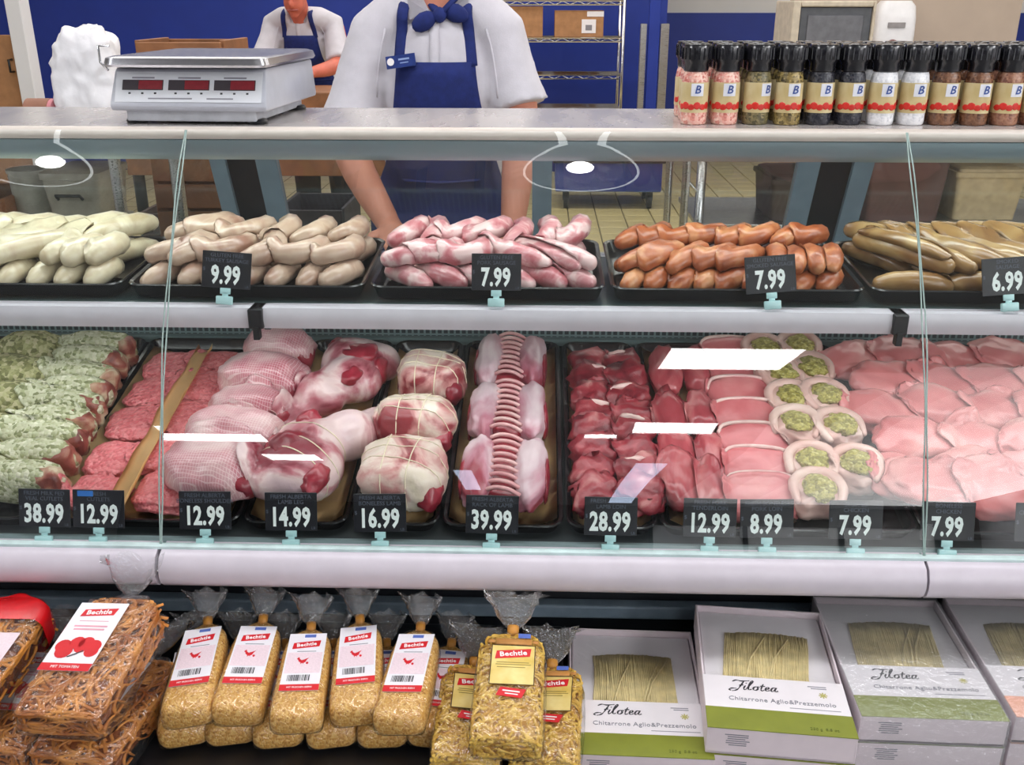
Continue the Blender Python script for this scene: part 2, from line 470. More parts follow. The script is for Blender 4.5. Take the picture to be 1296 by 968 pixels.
def pendant(x, y, z, label):
    t = thing('pendant_lamp', label, 'pendant lamp', (x, y, z), group='acrylic bell pendant lamps')
    bm = B(); tube(bm, [(0, 0, 0.10), (0, 0, 3.3 - z)], 0.008, 8); lathe(bm, [(0.045, 0.04), (0.05, 0.10), (0.02, 0.13)], 16); obj('stem', bm, WHITE, t, smooth=True)
    bm = B(); ellipsoid(bm, (0, 0, 0), (0.05, 0.05, 0.05)); obj('bulb', bm, glow('warm_white_bulb', (1, 1, 0.96), 40), t, smooth=True)
    bm = B(); lathe(bm, [(0.06, 0.09), (0.10, 0.06), (0.15, 0.0), (0.185, -0.07), (0.20, -0.12)], 32); bm2 = bm
    bmesh.ops.delete(bm, geom=[f for f in bm.faces if len(f.verts) > 4], context='FACES'); obj('bell_shade', bm, glassy('acrylic', (0.97, 0.98, 0.98), 1.3, 0.1), t, smooth=True)
    bm = B(); tube(bm, [(0.2 * math.cos(k * PI / 24), 0.2 * math.sin(k * PI / 24), -0.12) for k in range(49)], 0.005, 6); obj('shade_rim', bm, glow('painted_rim_glow', (0.95, 1, 1), 5), t, smooth=True)  # rim emits on its own: bulb light caught in the acrylic, painted in
pendant(0.14, 0.85, 3.12, 'acrylic bell pendant mirrored in the middle pane of the case')
pendant(-1.80, 0.85, 3.12, 'acrylic bell pendant mirrored in the end pane below the scale')

# ================================================================== THE MEAT CASE
CX0, CX1 = -1.75, 1.75
SEAM = (-0.572, 0.576)
GP = bez([(0, 1.588, 1.2545), (0, 1.50, 1.145), (0, 1.392, 0.974), (0, 1.322, 0.82), (0, 1.268, 0.676)], 8)
case = thing('display_case', 'long refrigerated butcher display case with curved front glass and white bumpers', 'display case', (0, 0, 0))
def glass_pane(x0, x1, tilt):
    bm = B()
    piv = GP[0]
    M = Matrix.Translation(piv) @ Matrix.Rotation(tilt, 4, 'X') @ Matrix.Translation(-piv)
    rows = []
    for p in GP:
        q = M @ p
        rows.append([bm.verts.new((x0 + (x1 - x0) * k / 6, q.y, q.z)) for k in range(7)])
    for a, b in zip(rows, rows[1:]):
        for k in range(6): bm.faces.new((a[k], b[k], b[k + 1], a[k + 1]))
    return obj('glass_pane', bm, GLASS, case, smooth=True)
glass_pane(CX0, SEAM[0] - 0.003, 0.006)
glass_pane(SEAM[0] + 0.003, SEAM[1] - 0.003, 0.0)
glass_pane(SEAM[1] + 0.003, CX1, 0.004)
GEDGE = mat('green_glass_edge', (150, 170, 165), 0.25, var=0.1)
for x in SEAM:
    for s in (-0.003, 0.003):
        bm = B(); tube(bm, [Vector((x + s * (0.3 + 0.7 * math.sin(i * 0.3) ** 2), p.y, p.z)) for i, p in enumerate(GP)], 0.0013, 5)
        obj('glass_edge', bm, GEDGE, case, smooth=True)
# canopy: steel counter top, white nose, blue-grey rail
bm = B(); box2(bm, (CX0, 1.625, 1.236), (CX1, 1.945, 1.2545), 0.003)
obj('counter_top', bm, brushed('polished_counter', (196, 190, 188), 0.24, (4, 1, 4), 0.45), case)
nose = [(1.63, 1.2555), (1.612, 1.2575), (1.60, 1.257), (1.593, 1.252), (1.591, 1.246), (1.593, 1.24), (1.63, 1.24)]
bm = B(); extrude_x(bm, nose, CX0, CX1); obj('counter_nose', bm, mat('cream_nosing', (204, 194, 186), 0.3, var=0.03), case, smooth=True, angle=50)
bm = B(); extrude_x(bm, [(1.597, 1.24), (1.594, 1.238), (1.597, 1.218), (1.61, 1.205), (1.64, 1.203), (1.64, 1.24)], CX0, CX1)
obj('top_rail', bm, ALU, case, smooth=True, angle=40)
bm = B(); tube(bm, [(-1.7, 1.672, 1.222), (1.7, 1.672, 1.222)], 0.011, 10); obj('lamp_tube', bm, glow('cool_tube', (0.9, 1, 0.98), 6), case, smooth=True)
# rear sliding doors, leaning
def doorpt(x, t): return Vector((x, 1.94 + 0.15 * t, 1.232 - 0.36 * t))
MULL = mat('grey_blue_door_frame', (112, 128, 140), 0.4, var=0.08)
def mull(x0, x1, name='door_stile', m=MULL, dy=0.0, th=0.02):
    bm = B()
    a, b = doorpt(0, 0), doorpt(0, 1)
    pr = [(a.y + dy, a.z), (a.y + dy + th, a.z), (b.y + dy + th, b.z), (b.y + dy, b.z)]
    extrude_x(bm, pr, x0, x1); return obj(name, bm, m, case)
for x0, x1 in ((-0.672, -0.640), (-0.578, -0.535), (0.512, 0.556), (0.622, 0.662), (-0.018, 0.022)):
    mull(x0, x1)
mull(-0.64, -0.578, 'door_gap_post', BLACKP, 0.012); mull(0.556, 0.622, 'door_gap_post', BLACKP, 0.012)
for x0, x1 in ((-1.7, -0.672), (-0.535, -0.018), (0.022, 0.512), (0.662, 1.7)):
    mull(x0, x1, 'sliding_door_pane', glassy('door_glass', (0.90, 0.91, 0.90), 1.45), 0.01, 0.004)
bm = B(); tube(bm, [doorpt(-0.606, 0.62), doorpt(-0.606, 0.62) + Vector((0, -0.03, 0.0))], 0.012, 12); tube(bm, [doorpt(-0.606, 0.7) + Vector((-0.028, -0.028, 0.0)), doorpt(-0.606, 0.62) + Vector((0, -0.03, 0.012)), doorpt(-0.606, 0.7) + Vector((0.03, -0.028, 0))], 0.0025, 6)
obj('door_latch', bm, CHROME, case, smooth=True)
# body: back wall below the doors, lower deck, grille, upper shelf
bm = B(); box2(bm, (CX0, 1.93, 0.60), (CX1, 2.04, 0.872)); obj('back_liner', bm, CASEIN, case)
bm = B(); box2(bm, (CX0, 2.04, 0.86), (CX1, 2.30, 0.885), 0.003); obj('rear_work_ledge', bm, STEEL, case)
SLOPE = math.atan2(0.107, 0.54)
D0 = Vector((0, 1.31, 0.672)); DN = Vector((0, -math.sin(SLOPE), math.cos(SLOPE)))
bm = B(); extrude_x(bm, [(1.285, 0.671), (1.30, 0.6725), (1.90, 0.7914), (1.90, 0.64), (1.285, 0.62)], CX0, CX1); obj('lower_deck', bm, mat('dark_deck', (40, 46, 48), 0.5), case)
# perforated grille: a flat sheet, the dark of its holes painted as square cells
m, nt, p = base('perforated_sheet'); N = nt.nodes; L = nt.links
tc = N.new('ShaderNodeTexCoord'); sx = N.new('ShaderNodeSeparateXYZ'); L.new(tc.outputs['Object'], sx.inputs[0])
def cellaxis(out, pitch):
    a = N.new('ShaderNodeMath'); a.operation = 'MULTIPLY'; a.inputs[1].default_value = 1 / pitch; L.new(out, a.inputs[0])
    f = N.new('ShaderNodeMath'); f.operation = 'FRACT'; L.new(a.outputs[0], f.inputs[0])
    s = N.new('ShaderNodeMath'); s.operation = 'SUBTRACT'; s.inputs[1].default_value = 0.5; L.new(f.outputs[0], s.inputs[0])
    q = N.new('ShaderNodeMath'); q.operation = 'ABSOLUTE'; L.new(s.outputs[0], q.inputs[0]); return q.outputs[0]
mxx = N.new('ShaderNodeMath'); mxx.operation = 'MAXIMUM'; L.new(cellaxis(sx.outputs[0], 0.0125), mxx.inputs[0]); L.new(cellaxis(sx.outputs[2], 0.0115), mxx.inputs[1])
gt = N.new('ShaderNodeMath'); gt.operation = 'GREATER_THAN'; gt.inputs[1].default_value = 0.33; L.new(mxx.outputs[0], gt.inputs[0])
mc = N.new('ShaderNodeMix'); mc.data_type = 'RGBA'; mc.inputs[6].default_value = lin((52, 62, 66)); mc.inputs[7].default_value = lin((138, 160, 162))
L.new(gt.outputs[0], mc.inputs[0]); L.new(mc.outputs[2], p.inputs['Base Color']); p.inputs['Roughness'].default_value = 0.45
bm = B(); box2(bm, (CX0, 1.905, 0.80), (CX1, 1.915, 0.93)); obj('air_grille', bm, m, case)
bm = B(); box2(bm, (CX0, 1.885, 0.765), (CX1, 1.90, 0.803)); obj('grille_sill', bm, CASEIN, case)
bm = B(); box2(bm, (CX0, 1.525, 0.972), (CX1, 1.85, 0.986), 0.002); sh = obj('upper_shelf', bm, mat('dark_glass_shelf', (52, 66, 66), 0.25), case)
prail = [(1.497, 0.985), (1.494, 0.978), (1.492, 0.965), (1.496, 0.951), (1.505, 0.949), (1.53, 0.958), (1.53, 0.985)]
for x0, x1 in ((CX0, -0.462), (-0.458, 0.572), (0.576, CX1)):
    bm = B(); extrude_x(bm, prail, x0, x1); obj('shelf_price_rail', bm, mat('pale_lavender_rail', (206, 202, 210), 0.3, var=0.03), sh, smooth=True, angle=45)
for x in (-0.46, 0.574):
    bm = B(); box2(bm, (x - 0.012, 1.487, 0.952), (x + 0.012, 1.60, 0.985), 0.002); box2(bm, (x - 0.005, 1.484, 0.934), (x + 0.005, 1.50, 0.956), 0.001)
    box2(bm, (x - 0.006, 1.55, 0.93), (x + 0.006, 1.9, 0.972), 0.002)
    obj('shelf_bracket', bm, BLACKP, sh)
# front: deck price rail, bumper in three lengths, kick panel
bm = B(); extrude_x(bm, [(1.275, 0.662), (1.287, 0.680), (1.293, 0.680), (1.297, 0.655), (1.277, 0.655)], CX0, CX1); obj('deck_price_rail', bm, mat('grey_price_rail', (118, 134, 136), 0.3, var=0.06), case)
bump = [(1.285, 0.676), (1.262, 0.675), (1.248, 0.669), (1.240, 0.655), (1.238, 0.642), (1.242, 0.628), (1.252, 0.618), (1.285, 0.616)]
BUMP = mat('white_bumper', (200, 192, 202), 0.35, var=0.03)
for x0, x1 in ((CX0, SEAM[0] - 0.003), (SEAM[0] + 0.003, SEAM[1] - 0.002), (SEAM[1] + 0.002, CX1)):
    bm = B(); extrude_x(bm, bump, x0, x1); obj('bumper', bm, BUMP, case, smooth=True, angle=60)
bm = B(); box2(bm, (CX0, 1.262, 0.674), (CX1, 1.274, 0.680), 0.001); obj('glass_channel', bm, mat('pale_channel', (196, 216, 216), 0.2), case)
bm = B(); box2(bm, (CX0, 1.45, 0.0), (CX1, 2.0, 0.622)); obj('case_base', bm, DARK, case)
bm = B(); box2(bm, (CX0, 1.286, 0.600), (CX1, 1.45, 0.6155)); obj('underside_panel', bm, DARK, case)
bm = B(); box2(bm, (CX0, 1.425, 0.448), (CX1, 1.45, 0.474), 0.004); obj('kick_ledge', bm, mat('slate_ledge', (120, 136, 150), 0.4), case)

# display ledge that carries the dry pasta
ledge = thing('pasta_ledge', 'black low ledge along the case front carrying dry pasta', 'shelf', (0, 0, 0))
bm = B(); box2(bm, (CX0, 0.80, 0.30), (CX1, 1.445, 0.332), 0.004); obj('shelf_board', bm, BLACKP, ledge)
bm = B(); box2(bm, (CX0, 0.82, 0.0), (CX1, 1.445, 0.30)); obj('plinth', bm, DARK, ledge)

# ================================================================== UPPER SHELF: SAUSAGE TRAYS
def rrect(w, d, r, n=4):
    out = []
    for cx, cy, a0 in ((w / 2 - r, d / 2 - r, 0), (-w / 2 + r, d / 2 - r, 90), (-w / 2 + r, -d / 2 + r, 180), (w / 2 - r, -d / 2 + r, 270)):
        for k in range(n + 1):
            a = R(a0 + 90 * k / n); out.append((cx + r * math.cos(a), cy + r * math.sin(a)))
    return out
def loft(bm, rings, cap0=True, cap1=True):
    V = [[bm.verts.new(p) for p in r] for r in rings]
    n = len(V[0])
    for a, b in zip(V, V[1:]):
        for k in range(n): bm.faces.new((a[k], a[(k + 1) % n], b[(k + 1) % n], b[k]))
    if cap0: bm.faces.new(V[0][::-1])
    if cap1: bm.faces.new(V[-1])
    return V
def tray_mesh(w, d, h, t=0.004):
    bm = B()
    def ring(ww, dd, z, r): return [(x, y, z) for x, y in rrect(ww, dd, r)]
    loft(bm, [ring(w - 0.02, d - 0.02, 0, 0.018), ring(w - 0.006, d - 0.006, h * 0.9, 0.022), ring(w, d, h, 0.025), ring(w - 0.004, d - 0.004, h + 0.002, 0.024),
              ring(w - 0.014, d - 0.014, h, 0.02), ring(w - 0.022, d - 0.022, h * 0.5, 0.018), ring(w - 0.03, d - 0.03, t, 0.015)])
    return bm
from mathutils.bvhtree import BVHTree
class Pile:
    """soft pieces set down one by one: where a piece meets what already lies there, its flesh gives way and lies on it"""
    def __init__(self, floor): self.items = []; self.floor = floor
    def settle(self, me, M, gap=0.0022):
        """M: mesh -> tray frame. Bends the mesh in place"""
        MI = M.inverted()
        P = [M @ q.co for q in me.vertices]
        x0 = min(p.x for p in P); x1 = max(p.x for p in P); y0 = min(p.y for p in P); y1 = max(p.y for p in P)
        zb = min(p.z for p in P)
        near = [it for it in self.items if not (it[1][1] < x0 or it[1][0] > x1 or it[1][3] < y0 or it[1][2] > y1) and it[1][4] > zb]
        dn = Vector((0, 0, -1)); ch = False
        for k, p in enumerate(P):
            top = self.floor
            for bv, (a0, a1, b0, b1, tz) in near:
                if tz > top and a0 <= p.x <= a1 and b0 <= p.y <= b1:
                    h = bv.ray_cast(Vector((p.x, p.y, 1.0)), dn)
                    if h[0] is not None and h[0].z > top: top = h[0].z
            if p.z < top + gap:
                p.z = top + gap + 0.15 * (p.z - zb); P[k] = p; me.vertices[k].co = MI @ p; ch = True
        if ch: me.update()
        bv = BVHTree.FromPolygons(P, [tuple(f.vertices) for f in me.polygons])
        self.items.append((bv, (x0, x1, y0, y1, max(p.z for p in P))))
    def put(self, me, M):
        P = [M @ q.co for q in me.vertices]
        bv = BVHTree.FromPolygons(P, [tuple(f.vertices) for f in me.polygons])
        self.items.append((bv, (min(p.x for p in P), max(p.x for p in P), min(p.y for p in P), max(p.y for p in P), max(p.z for p in P))))
TRAYM = mat('black_tray_plastic', (20, 21, 24), 0.22, var=0.1, coat=0.3)
US_T = R(4)
US_M = Matrix.Translation((0, 1.532, 0.9895)) @ Matrix.Rotation(US_T, 4, 'X')
def sausage_mesh(path, r, seg=9):
    bm = B(); n = len(path)
    rad = [r * (0.80 + 0.20 * min(1, 5.0 * min(i, n - 1 - i) / (n - 1))) * (1 + 0.03 * math.sin(i * 1.7)) for i in range(n)]
    tube(bm, path, rad, seg, round_ends=True)
    return tomesh('sausage', bm, True)
SAUS = {
 'white': meat('white_sausage', [(0.3, (186, 166, 132)), (0.5, (216, 204, 174)), (0.7, (198, 178, 148))], 22, 0.28, 0.15, 60, coat=0.5),
 'turkey': meat('pale_turkey_sausage', [(0.3, (158, 116, 98)), (0.52, (198, 172, 150)), (0.72, (176, 138, 120))], 16, 0.28, 0.15, 60, coat=0.5),
 'pink': meat('pink_pork_sausage', [(0.34, (184, 98, 106)), (0.48, (204, 140, 144)), (0.58, (226, 192, 190))], 30, 0.28, 0.12, 60, coat=0.5),
 'orange': meat('orange_brown_sausage', [(0.3, (136, 62, 28)), (0.5, (176, 96, 52)), (0.68, (206, 146, 100))], 22, 0.35, 0.3, 70, coat=0.35),
 'brown': meat('olive_brown_sausage', [(0.3, (120, 82, 46)), (0.5, (154, 118, 72)), (0.7, (184, 154, 104))], 12, 0.25, 0.15, 60, coat=0.6),
}
def sausage_tray(x0, x1, kind, label, gname, pieces, r):
    """pieces: rows of (row name, height n, [(u 0..1, v, angle deg, length, bend)])"""
    w = x1 - x0; d = 0.27
    rot = (US_T, 0, 0)
    o = obj('sausage_tray', tray_mesh(w - 0.008, d, 0.022), TRAYM, None, US_M @ Vector(((x0 + x1) / 2, d / 2, 0.0)), rot, True, 40)
    tag(o, 'black plastic tray holding the ' + label + 's', 'tray', 'sausage trays on the upper shelf')
    pile = Pile(0.0046); pile.put(o.data, Matrix.Translation(((x0 + x1) / 2, d / 2, 0)))
    for row, n0, items in pieces:
        for idx, (u, v, ang, Lg, bend) in enumerate(sorted(items)):
            cx = x0 + 0.03 + u * (w - 0.06); a = R(ang)
            rr = r * random.uniform(1.03, 1.16)
            NP = 11; path = []
            th = -bend / 2; p = Vector((0, 0)); pts = [p.copy()]
            for k in range(NP - 1):
                p = p + Vector((math.cos(th), math.sin(th))) * (Lg / (NP - 1)); th += bend / (NP - 1); pts.append(p.copy())
            c = sum(pts, Vector((0, 0))) / NP
            tilt = random.uniform(-0.06, 0.06)
            for k, q in enumerate(pts):
                q = q - c; s = (k / (NP - 1) - 0.5) * 2
                x = q.x * math.cos(a) - q.y * math.sin(a); y = q.x * math.sin(a) + q.y * math.cos(a)
                path.append(Vector((x, y, -0.007 * s * s + tilt * s * 0.05)))
            mx0 = min(q.x for q in path) - rr; mx1 = max(q.x for q in path) + rr
            cx = min(max(cx, x0 + 0.013 - mx0 - 0.0), x1 - 0.013 - mx1)
            v = max(v, 0.016 - min(q.y for q in path) + rr)
            me = sausage_mesh(path, rr)
            nn = n0 + rr + random.uniform(0, 0.002)
            pile.settle(me, Matrix.Translation((cx, v, nn)))
            o = link('sausage', me, SAUS[kind], None, US_M @ Vector((cx, v, nn)), (US_T, 0, 0))
            tag(o, f'{ORD[idx]} {label} from the left in the {row} row of its tray', 'sausage', gname)
def row(n, v, ang, Lg, bend, ja=12, jv=0.008, u0=0.0, u1=1.0):
    return [(u0 + (u1 - u0) * (i + 0.5) / n + random.uniform(-0.012, 0.012), v + random.uniform(-jv, jv), ang + random.uniform(-ja, ja), Lg * random.uniform(0.9, 1.1), bend * random.uniform(0.8, 1.2)) for i in range(n)]
def para(n, v, ang, Lg, bend, r, u0, u1, ja=4, jv=0.004):
    """a layer of side-by-side sausages, evenly spaced"""
    return [(u0 + (u1 - u0) * (i + 0.5) / n + random.uniform(-0.004, 0.004), v + random.uniform(-jv, jv), ang + random.uniform(-ja, ja), Lg * random.uniform(0.92, 1.08), bend * random.uniform(0.85, 1.15)) for i in range(n)]
sausage_tray(-1.10, -0.69, 'white', 'smooth creamy white sausage', 'creamy white sausages', [
    ('front', 0.005, para(7, 0.05, 75, 0.065, 0.3, .0185, 0, 1)), ('back', 0.005, para(7, 0.175, 55, 0.12, 0.2, .0185, 0, 1)),
    ('top', 0.044, para(6, 0.190, 50, 0.11, 0.25, .0185, 0.0, 1.0)),
    ('upper', 0.040, para(5, 0.100, 48, 0.155, 0.2, .0185, 0.0, 0.66) + para(3, 0.085, 80, 0.075, 0.7, .0185, 0.68, 1.0))], 0.0185)
sausage_tray(-0.69, -0.285, 'turkey', 'pale curled turkey sausage', 'pale turkey sausages', [
    ('front', 0.005, para(7, 0.055, 80, 0.075, 0.8, .0185, -0.02, 1.02, 16)), ('back', 0.005, para(7, 0.178, 75, 0.11, 1.2, .0185, -0.03, 1.03, 14)),
    ('upper', 0.038, para(3, 0.100, 70, 0.11, 1.5, .0185, -0.02, 0.44, 22) + para(3, 0.092, 75, 0.125, 2.5, .0185, 0.46, 1.04, 24)),
    ('top', 0.046, para(6, 0.186, 65, 0.11, 1.7, .0185, -0.02, 1.02, 30))], 0.0185)
sausage_tray(-0.285, 0.112, 'pink', 'pink fresh pork sausage', 'pink pork sausages', [
    ('front', 0.005, para(6, 0.05, -38, 0.085, 0.3, .0175, 0, 1)), ('back', 0.005, para(7, 0.175, 78, 0.10, 0.6, .0175, 0, 1)),
    ('upper', 0.037, para(3, 0.094, 70, 0.125, 2.2, .0175, 0.0, 0.5, 20) + para(3, 0.092, -40, 0.135, 0.3, .0175, 0.55, 0.98, 4)),
    ('top', 0.048, para(7, 0.184, 72, 0.105, 1.1, .0175, -0.02, 1.02, 24))], 0.0175)
sausage_tray(0.112, 0.535, 'orange', 'orange-brown spiced sausage', 'orange-brown sausages', [
    ('front', 0.005, para(9, 0.05, 55, 0.055, 0.4, .016, 0, 1, 8)), ('back', 0.005, para(8, 0.17, 60, 0.09, 0.8, .016, 0, 1, 10)),
    ('upper', 0.035, para(5, 0.088, 48, 0.095, 0.6, .016, 0.0, 0.62, 8) + para(4, 0.085, 86, 0.085, 0.4, .016, 0.66, 1.0, 6)),
    ('top', 0.043, para(8, 0.182, 55, 0.080, 1.0, .016, -0.01, 1.01, 18))], 0.0165)
sausage_tray(0.535, 1.02, 'brown', 'glossy olive-brown smoked sausage', 'olive-brown sausages', [
    ('front', 0.005, para(4, 0.042, -8, 0.095, 0.2, .0175, 0, 1)), ('back', 0.005, para(9, 0.178, -55, 0.13, 0.25, .0175, -0.04, 1)), ('top', 0.042, para(8, 0.188, -50, 0.12, 0.25, .0175, 0, 1)),
    ('upper', 0.037, para(10, 0.110, -52, 0.16, 0.25, .0175, -0.04, 1))], 0.0175)

# ================================================================== LOWER DECK: MEAT TRAYS
DK_M = Matrix.Translation((0, 1.312, 0.676)) @ Matrix.Rotation(SLOPE, 4, 'X')
DK_I = DK_M.inverted()
def dk(px, py, h):
    """deck coordinates (u, v, h) of the point h above the deck seen at a photo position"""
    p = onplane(px, py, DK_M @ Vector((0, 0, h)), DN)
    return DK_I @ p
PILE = Pile(0.0085)
def zc(p): return (p - EYE).dot(CAM_F)
def deck_tray(x0, x1, label, v0=0.0, v1=0.565):
    o = obj('meat_tray', tray_mesh(x1 - x0 - 0.004, v1 - v0, 0.020), TRAYM, None, DK_M @ Vector(((x0 + x1) / 2, (v0 + v1) / 2, 0)), (SLOPE, 0, 0), True, 40)
    tag(o, label, 'tray', 'black meat trays on the lower deck')
    PILE.put(o.data, Matrix.Translation(((x0 + x1) / 2, (v0 + v1) / 2, 0)))
PAPER = mat('peach_butcher_paper', (234, 198, 142), 0.8, var=0.06, scale=12)
def paper(x0, x1, v0, v1, label, h=0.006, wav=0.003):
    bm = B(); nx, ny = 8, 16; g = []
    for i in range(nx + 1):
        r_ = []
        for j in range(ny + 1):
            x = x0 + (x1 - x0) * i / nx; y = v0 + (v1 - v0) * j / ny
            e = 0.016 * (abs(2 * i / nx - 1) ** 6)
            r_.append(bm.verts.new((x - (x0 + x1) / 2, y - (v0 + v1) / 2, wav * noise.noise(Vector((x * 20, y * 20, 3))) + e)))
        g.append(r_)
    for i in range(nx):
        for j in range(ny): bm.faces.new((g[i][j], g[i + 1][j], g[i + 1][j + 1], g[i][j + 1]))
    r = bmesh.ops.solidify(bm, geom=bm.faces[:], thickness=0.0006)
    o = obj('butcher_paper', bm, PAPER, None, DK_M @ Vector(((x0 + x1) / 2, (v0 + v1) / 2, h)), (SLOPE, 0, 0), True)
    tag(o, label, 'paper')
    L = Matrix.Translation(((x0 + x1) / 2, (v0 + v1) / 2, h))
    if h > 0.02: PILE.settle(o.data, L)
    else: PILE.put(o.data, L)
deck_tray(-1.14, -0.795, 'black tray under the herb-crusted roasts and chops')
deck_tray(-0.795, -0.462, 'wide black tray under the cubed steaks and netted roasts')
deck_tray(-0.462, -0.292, 'narrow black tray under the two legs of lamb')
deck_tray(-0.292, -0.150, 'narrow black tray under the three tied roasts')
deck_tray(-0.150, 0.043, 'black tray under the three racks of lamb')
deck_tray(0.043, 0.188, 'narrow black tray under the red loin chops')
deck_tray(0.188, 0.585, 'black tray under the tenderloins, pink chops and stuffed breasts')
deck_tray(0.585, 1.14, 'black tray under the heap of pale pink cutlets')
paper(-0.775, -0.48, 0.02, 0.53, 'peach paper lining below the cubed steaks')
paper(-0.449, -0.304, 0.02, 0.53, 'peach paper lining below the legs of lamb')
paper(-0.28, -0.162, 0.02, 0.53, 'peach paper lining below the tied roasts')
paper(-0.138, 0.031, 0.02, 0.54, 'peach paper lining below the racks of lamb')
paper(0.055, 0.176, 0.02, 0.54, 'peach paper lining below the red loin chops')
paper(0.205, 0.40, 0.02, 0.54, 'peach paper lining below tenderloins and pink chops')

def lump(name, size, m, seed, amp=0.06, freq=None, sub=3, power=None, parent=None, loc=None, rot=None):
    """an irregular rounded piece; size = half axes"""
    bm = B(); vs = ellipsoid(bm, (0, 0, 0), (1, 1, 1), None, sub)
    for v in bm.verts:
        c = v.co.copy()
        if power:
            k = (abs(c.x) ** power + abs(c.y) ** power + abs(c.z) ** power) ** (-1 / power); c = c * k
        f = 1 + amp * 2.4 * noise.fractal(c * 1.5 + Vector((seed * 5.1, seed * 2.3, seed)), 0.9, 2.0, 5)
        v.co = Vector((c.x * size[0], c.y * size[1], c.z * size[2])) * f
    return obj(name, bm, m, parent, loc, rot, True)
def seat(o, px, py, mid, rz=0.0, tiltx=0.0, lift=0.0):
    """sets a piece down on the deck where the photo shows its middle (at height mid above the deck)"""
    py = py + max(0.0, 15.0 * (1 - (py - 434) / 130))
    p = dk(px, py, mid)
    rot = Matrix.Rotation(rz, 4, 'Z') @ Matrix.Rotation(tiltx, 4, 'X')
    q = [rot @ v.co for v in o.data.vertices]
    p.y = max(p.y, 0.018 - min(c.y for c in q))
    n = 0.0085 - min(c.z for c in q) + lift
    L = Matrix.Translation((p.x, p.y, n)) @ rot
    PILE.settle(o.data, L)
    MM = DK_M @ L
    o.location = MM.to_translation(); o.rotation_euler = MM.to_euler()
    return o
HERB = gritty('herb_crust', [(120, 124, 84), (168, 170, 128), (206, 206, 176), (188, 186, 152), (226, 222, 200)], 170, 0.8, 0.7)
HERBD = gritty('dark_herb_crust', [(104, 104, 62), (150, 148, 98), (182, 178, 130), (196, 186, 150)], 150, 0.8, 0.7)
REDM = meat('red_cut_face', [(0.34, (104, 44, 36)), (0.48, (146, 74, 62)), (0.58, (176, 128, 104)), (0.68, (206, 190, 160))], 26, 0.45, 0.5)
CUBED = gritty('cubed_steak', [(204, 88, 96), (218, 114, 118), (228, 136, 138), (210, 98, 106)], 150, 0.4, 0.8, 0.004)
NETTED = meat('netted_roast', [(0.34, (150, 48, 66)), (0.44, (188, 104, 118)), (0.56, (206, 148, 154)), (0.7, (220, 186, 184))], 9, 0.3, 0.25, 120, lines=(70, 0.93, (240, 222, 220), 0.5))
LAMBF = meat('lamb_leg_fat', [(0.37, (134, 40, 56)), (0.43, (188, 112, 122)), (0.53, (228, 200, 198)), (0.74, (212, 182, 190))], 10, 0.3, 0.25, 70)
LAMBR = meat('lamb_red_muscle', [(0.3, (120, 22, 40)), (0.55, (160, 44, 60)), (0.75, (190, 90, 100))], 16, 0.28, 0.3, 80)
TIED = meat('tied_roast_fat', [(0.37, (146, 48, 56)), (0.43, (208, 146, 142)), (0.52, (236, 218, 204)), (0.74, (228, 214, 188))], 11, 0.35, 0.3, 70)
RACKF = meat('rack_fat', [(0.36, (156, 56, 72)), (0.43, (190, 122, 138)), (0.52, (214, 184, 192)), (0.68, (232, 216, 216))], 9, 0.3, 0.2, 70, stretch=(1, 0.4, 1))
RIBM = meat('rib_bone', [(0.3, (206, 134, 140)), (0.5, (226, 170, 170)), (0.7, (236, 200, 194))], 24, 0.3, 0.1)
CHOPR = meat('red_chop', [(0.34, (104, 20, 34)), (0.5, (150, 42, 54)), (0.58, (174, 70, 78)), (0.68, (214, 150, 146))], 17, 0.38, 0.4, 100)
FATW = meat('chop_fat', [(0.3, (226, 170, 170)), (0.6, (238, 208, 200))], 20, 0.35, 0.2)
TEND = meat('tenderloin', [(0.3, (150, 50, 60)), (0.5, (180, 76, 84)), (0.72, (206, 122, 122))], 14, 0.26, 0.2, 60, stretch=(2, 0.6, 1))
PORK = meat('pink_pork_chop', [(0.3, (196, 92, 98)), (0.52, (214, 118, 122)), (0.74, (226, 150, 148))], 12, 0.34, 0.2, 90)
CHICK = meat('pale_chicken', [(0.3, (212, 158, 148)), (0.55, (226, 188, 178)), (0.75, (234, 208, 196))], 9, 0.3, 0.2, 60)
STUFF = gritty('green_stuffing', [(120, 108, 44), (164, 152, 72), (196, 184, 104), (150, 140, 60), (208, 198, 132)], 210, 0.6, 0.9)
CUTL = meat('pink_cutlet', [(0.3, (196, 98, 100)), (0.5, (216, 130, 130)), (0.72, (230, 168, 162))], 8, 0.3, 0.2, 60)
TWINE = mat('butcher_twine', (236, 222, 196), 0.8)
def twine(parent, loops, r=0.0011, name='twine', net=None):
    """loops of string pressed round the piece: (plane normal, offset)"""
    bm0 = B(); bm0.from_mesh(parent.data); bv = BVHTree.FromBMesh(bm0)
    for nrm, off in loops:
        nrm = Vector(nrm).normalized(); a = nrm.orthogonal().normalized(); b = nrm.cross(a); pts = []
        for k in range(28):
            d = a * math.cos(2 * PI * k / 28) + b * math.sin(2 * PI * k / 28)
            hit = bv.ray_cast(nrm * off + d * 0.4, -d)
            if hit[0] is not None: pts.append(hit[0] + d * r * 0.6)
        if len(pts) > 8:
            bm = B(); pts.append(pts[0]); tube(bm, pts, r, 5, caps=False)
            obj(name, bm, net or TWINE, parent, smooth=True)
    bm0.free()

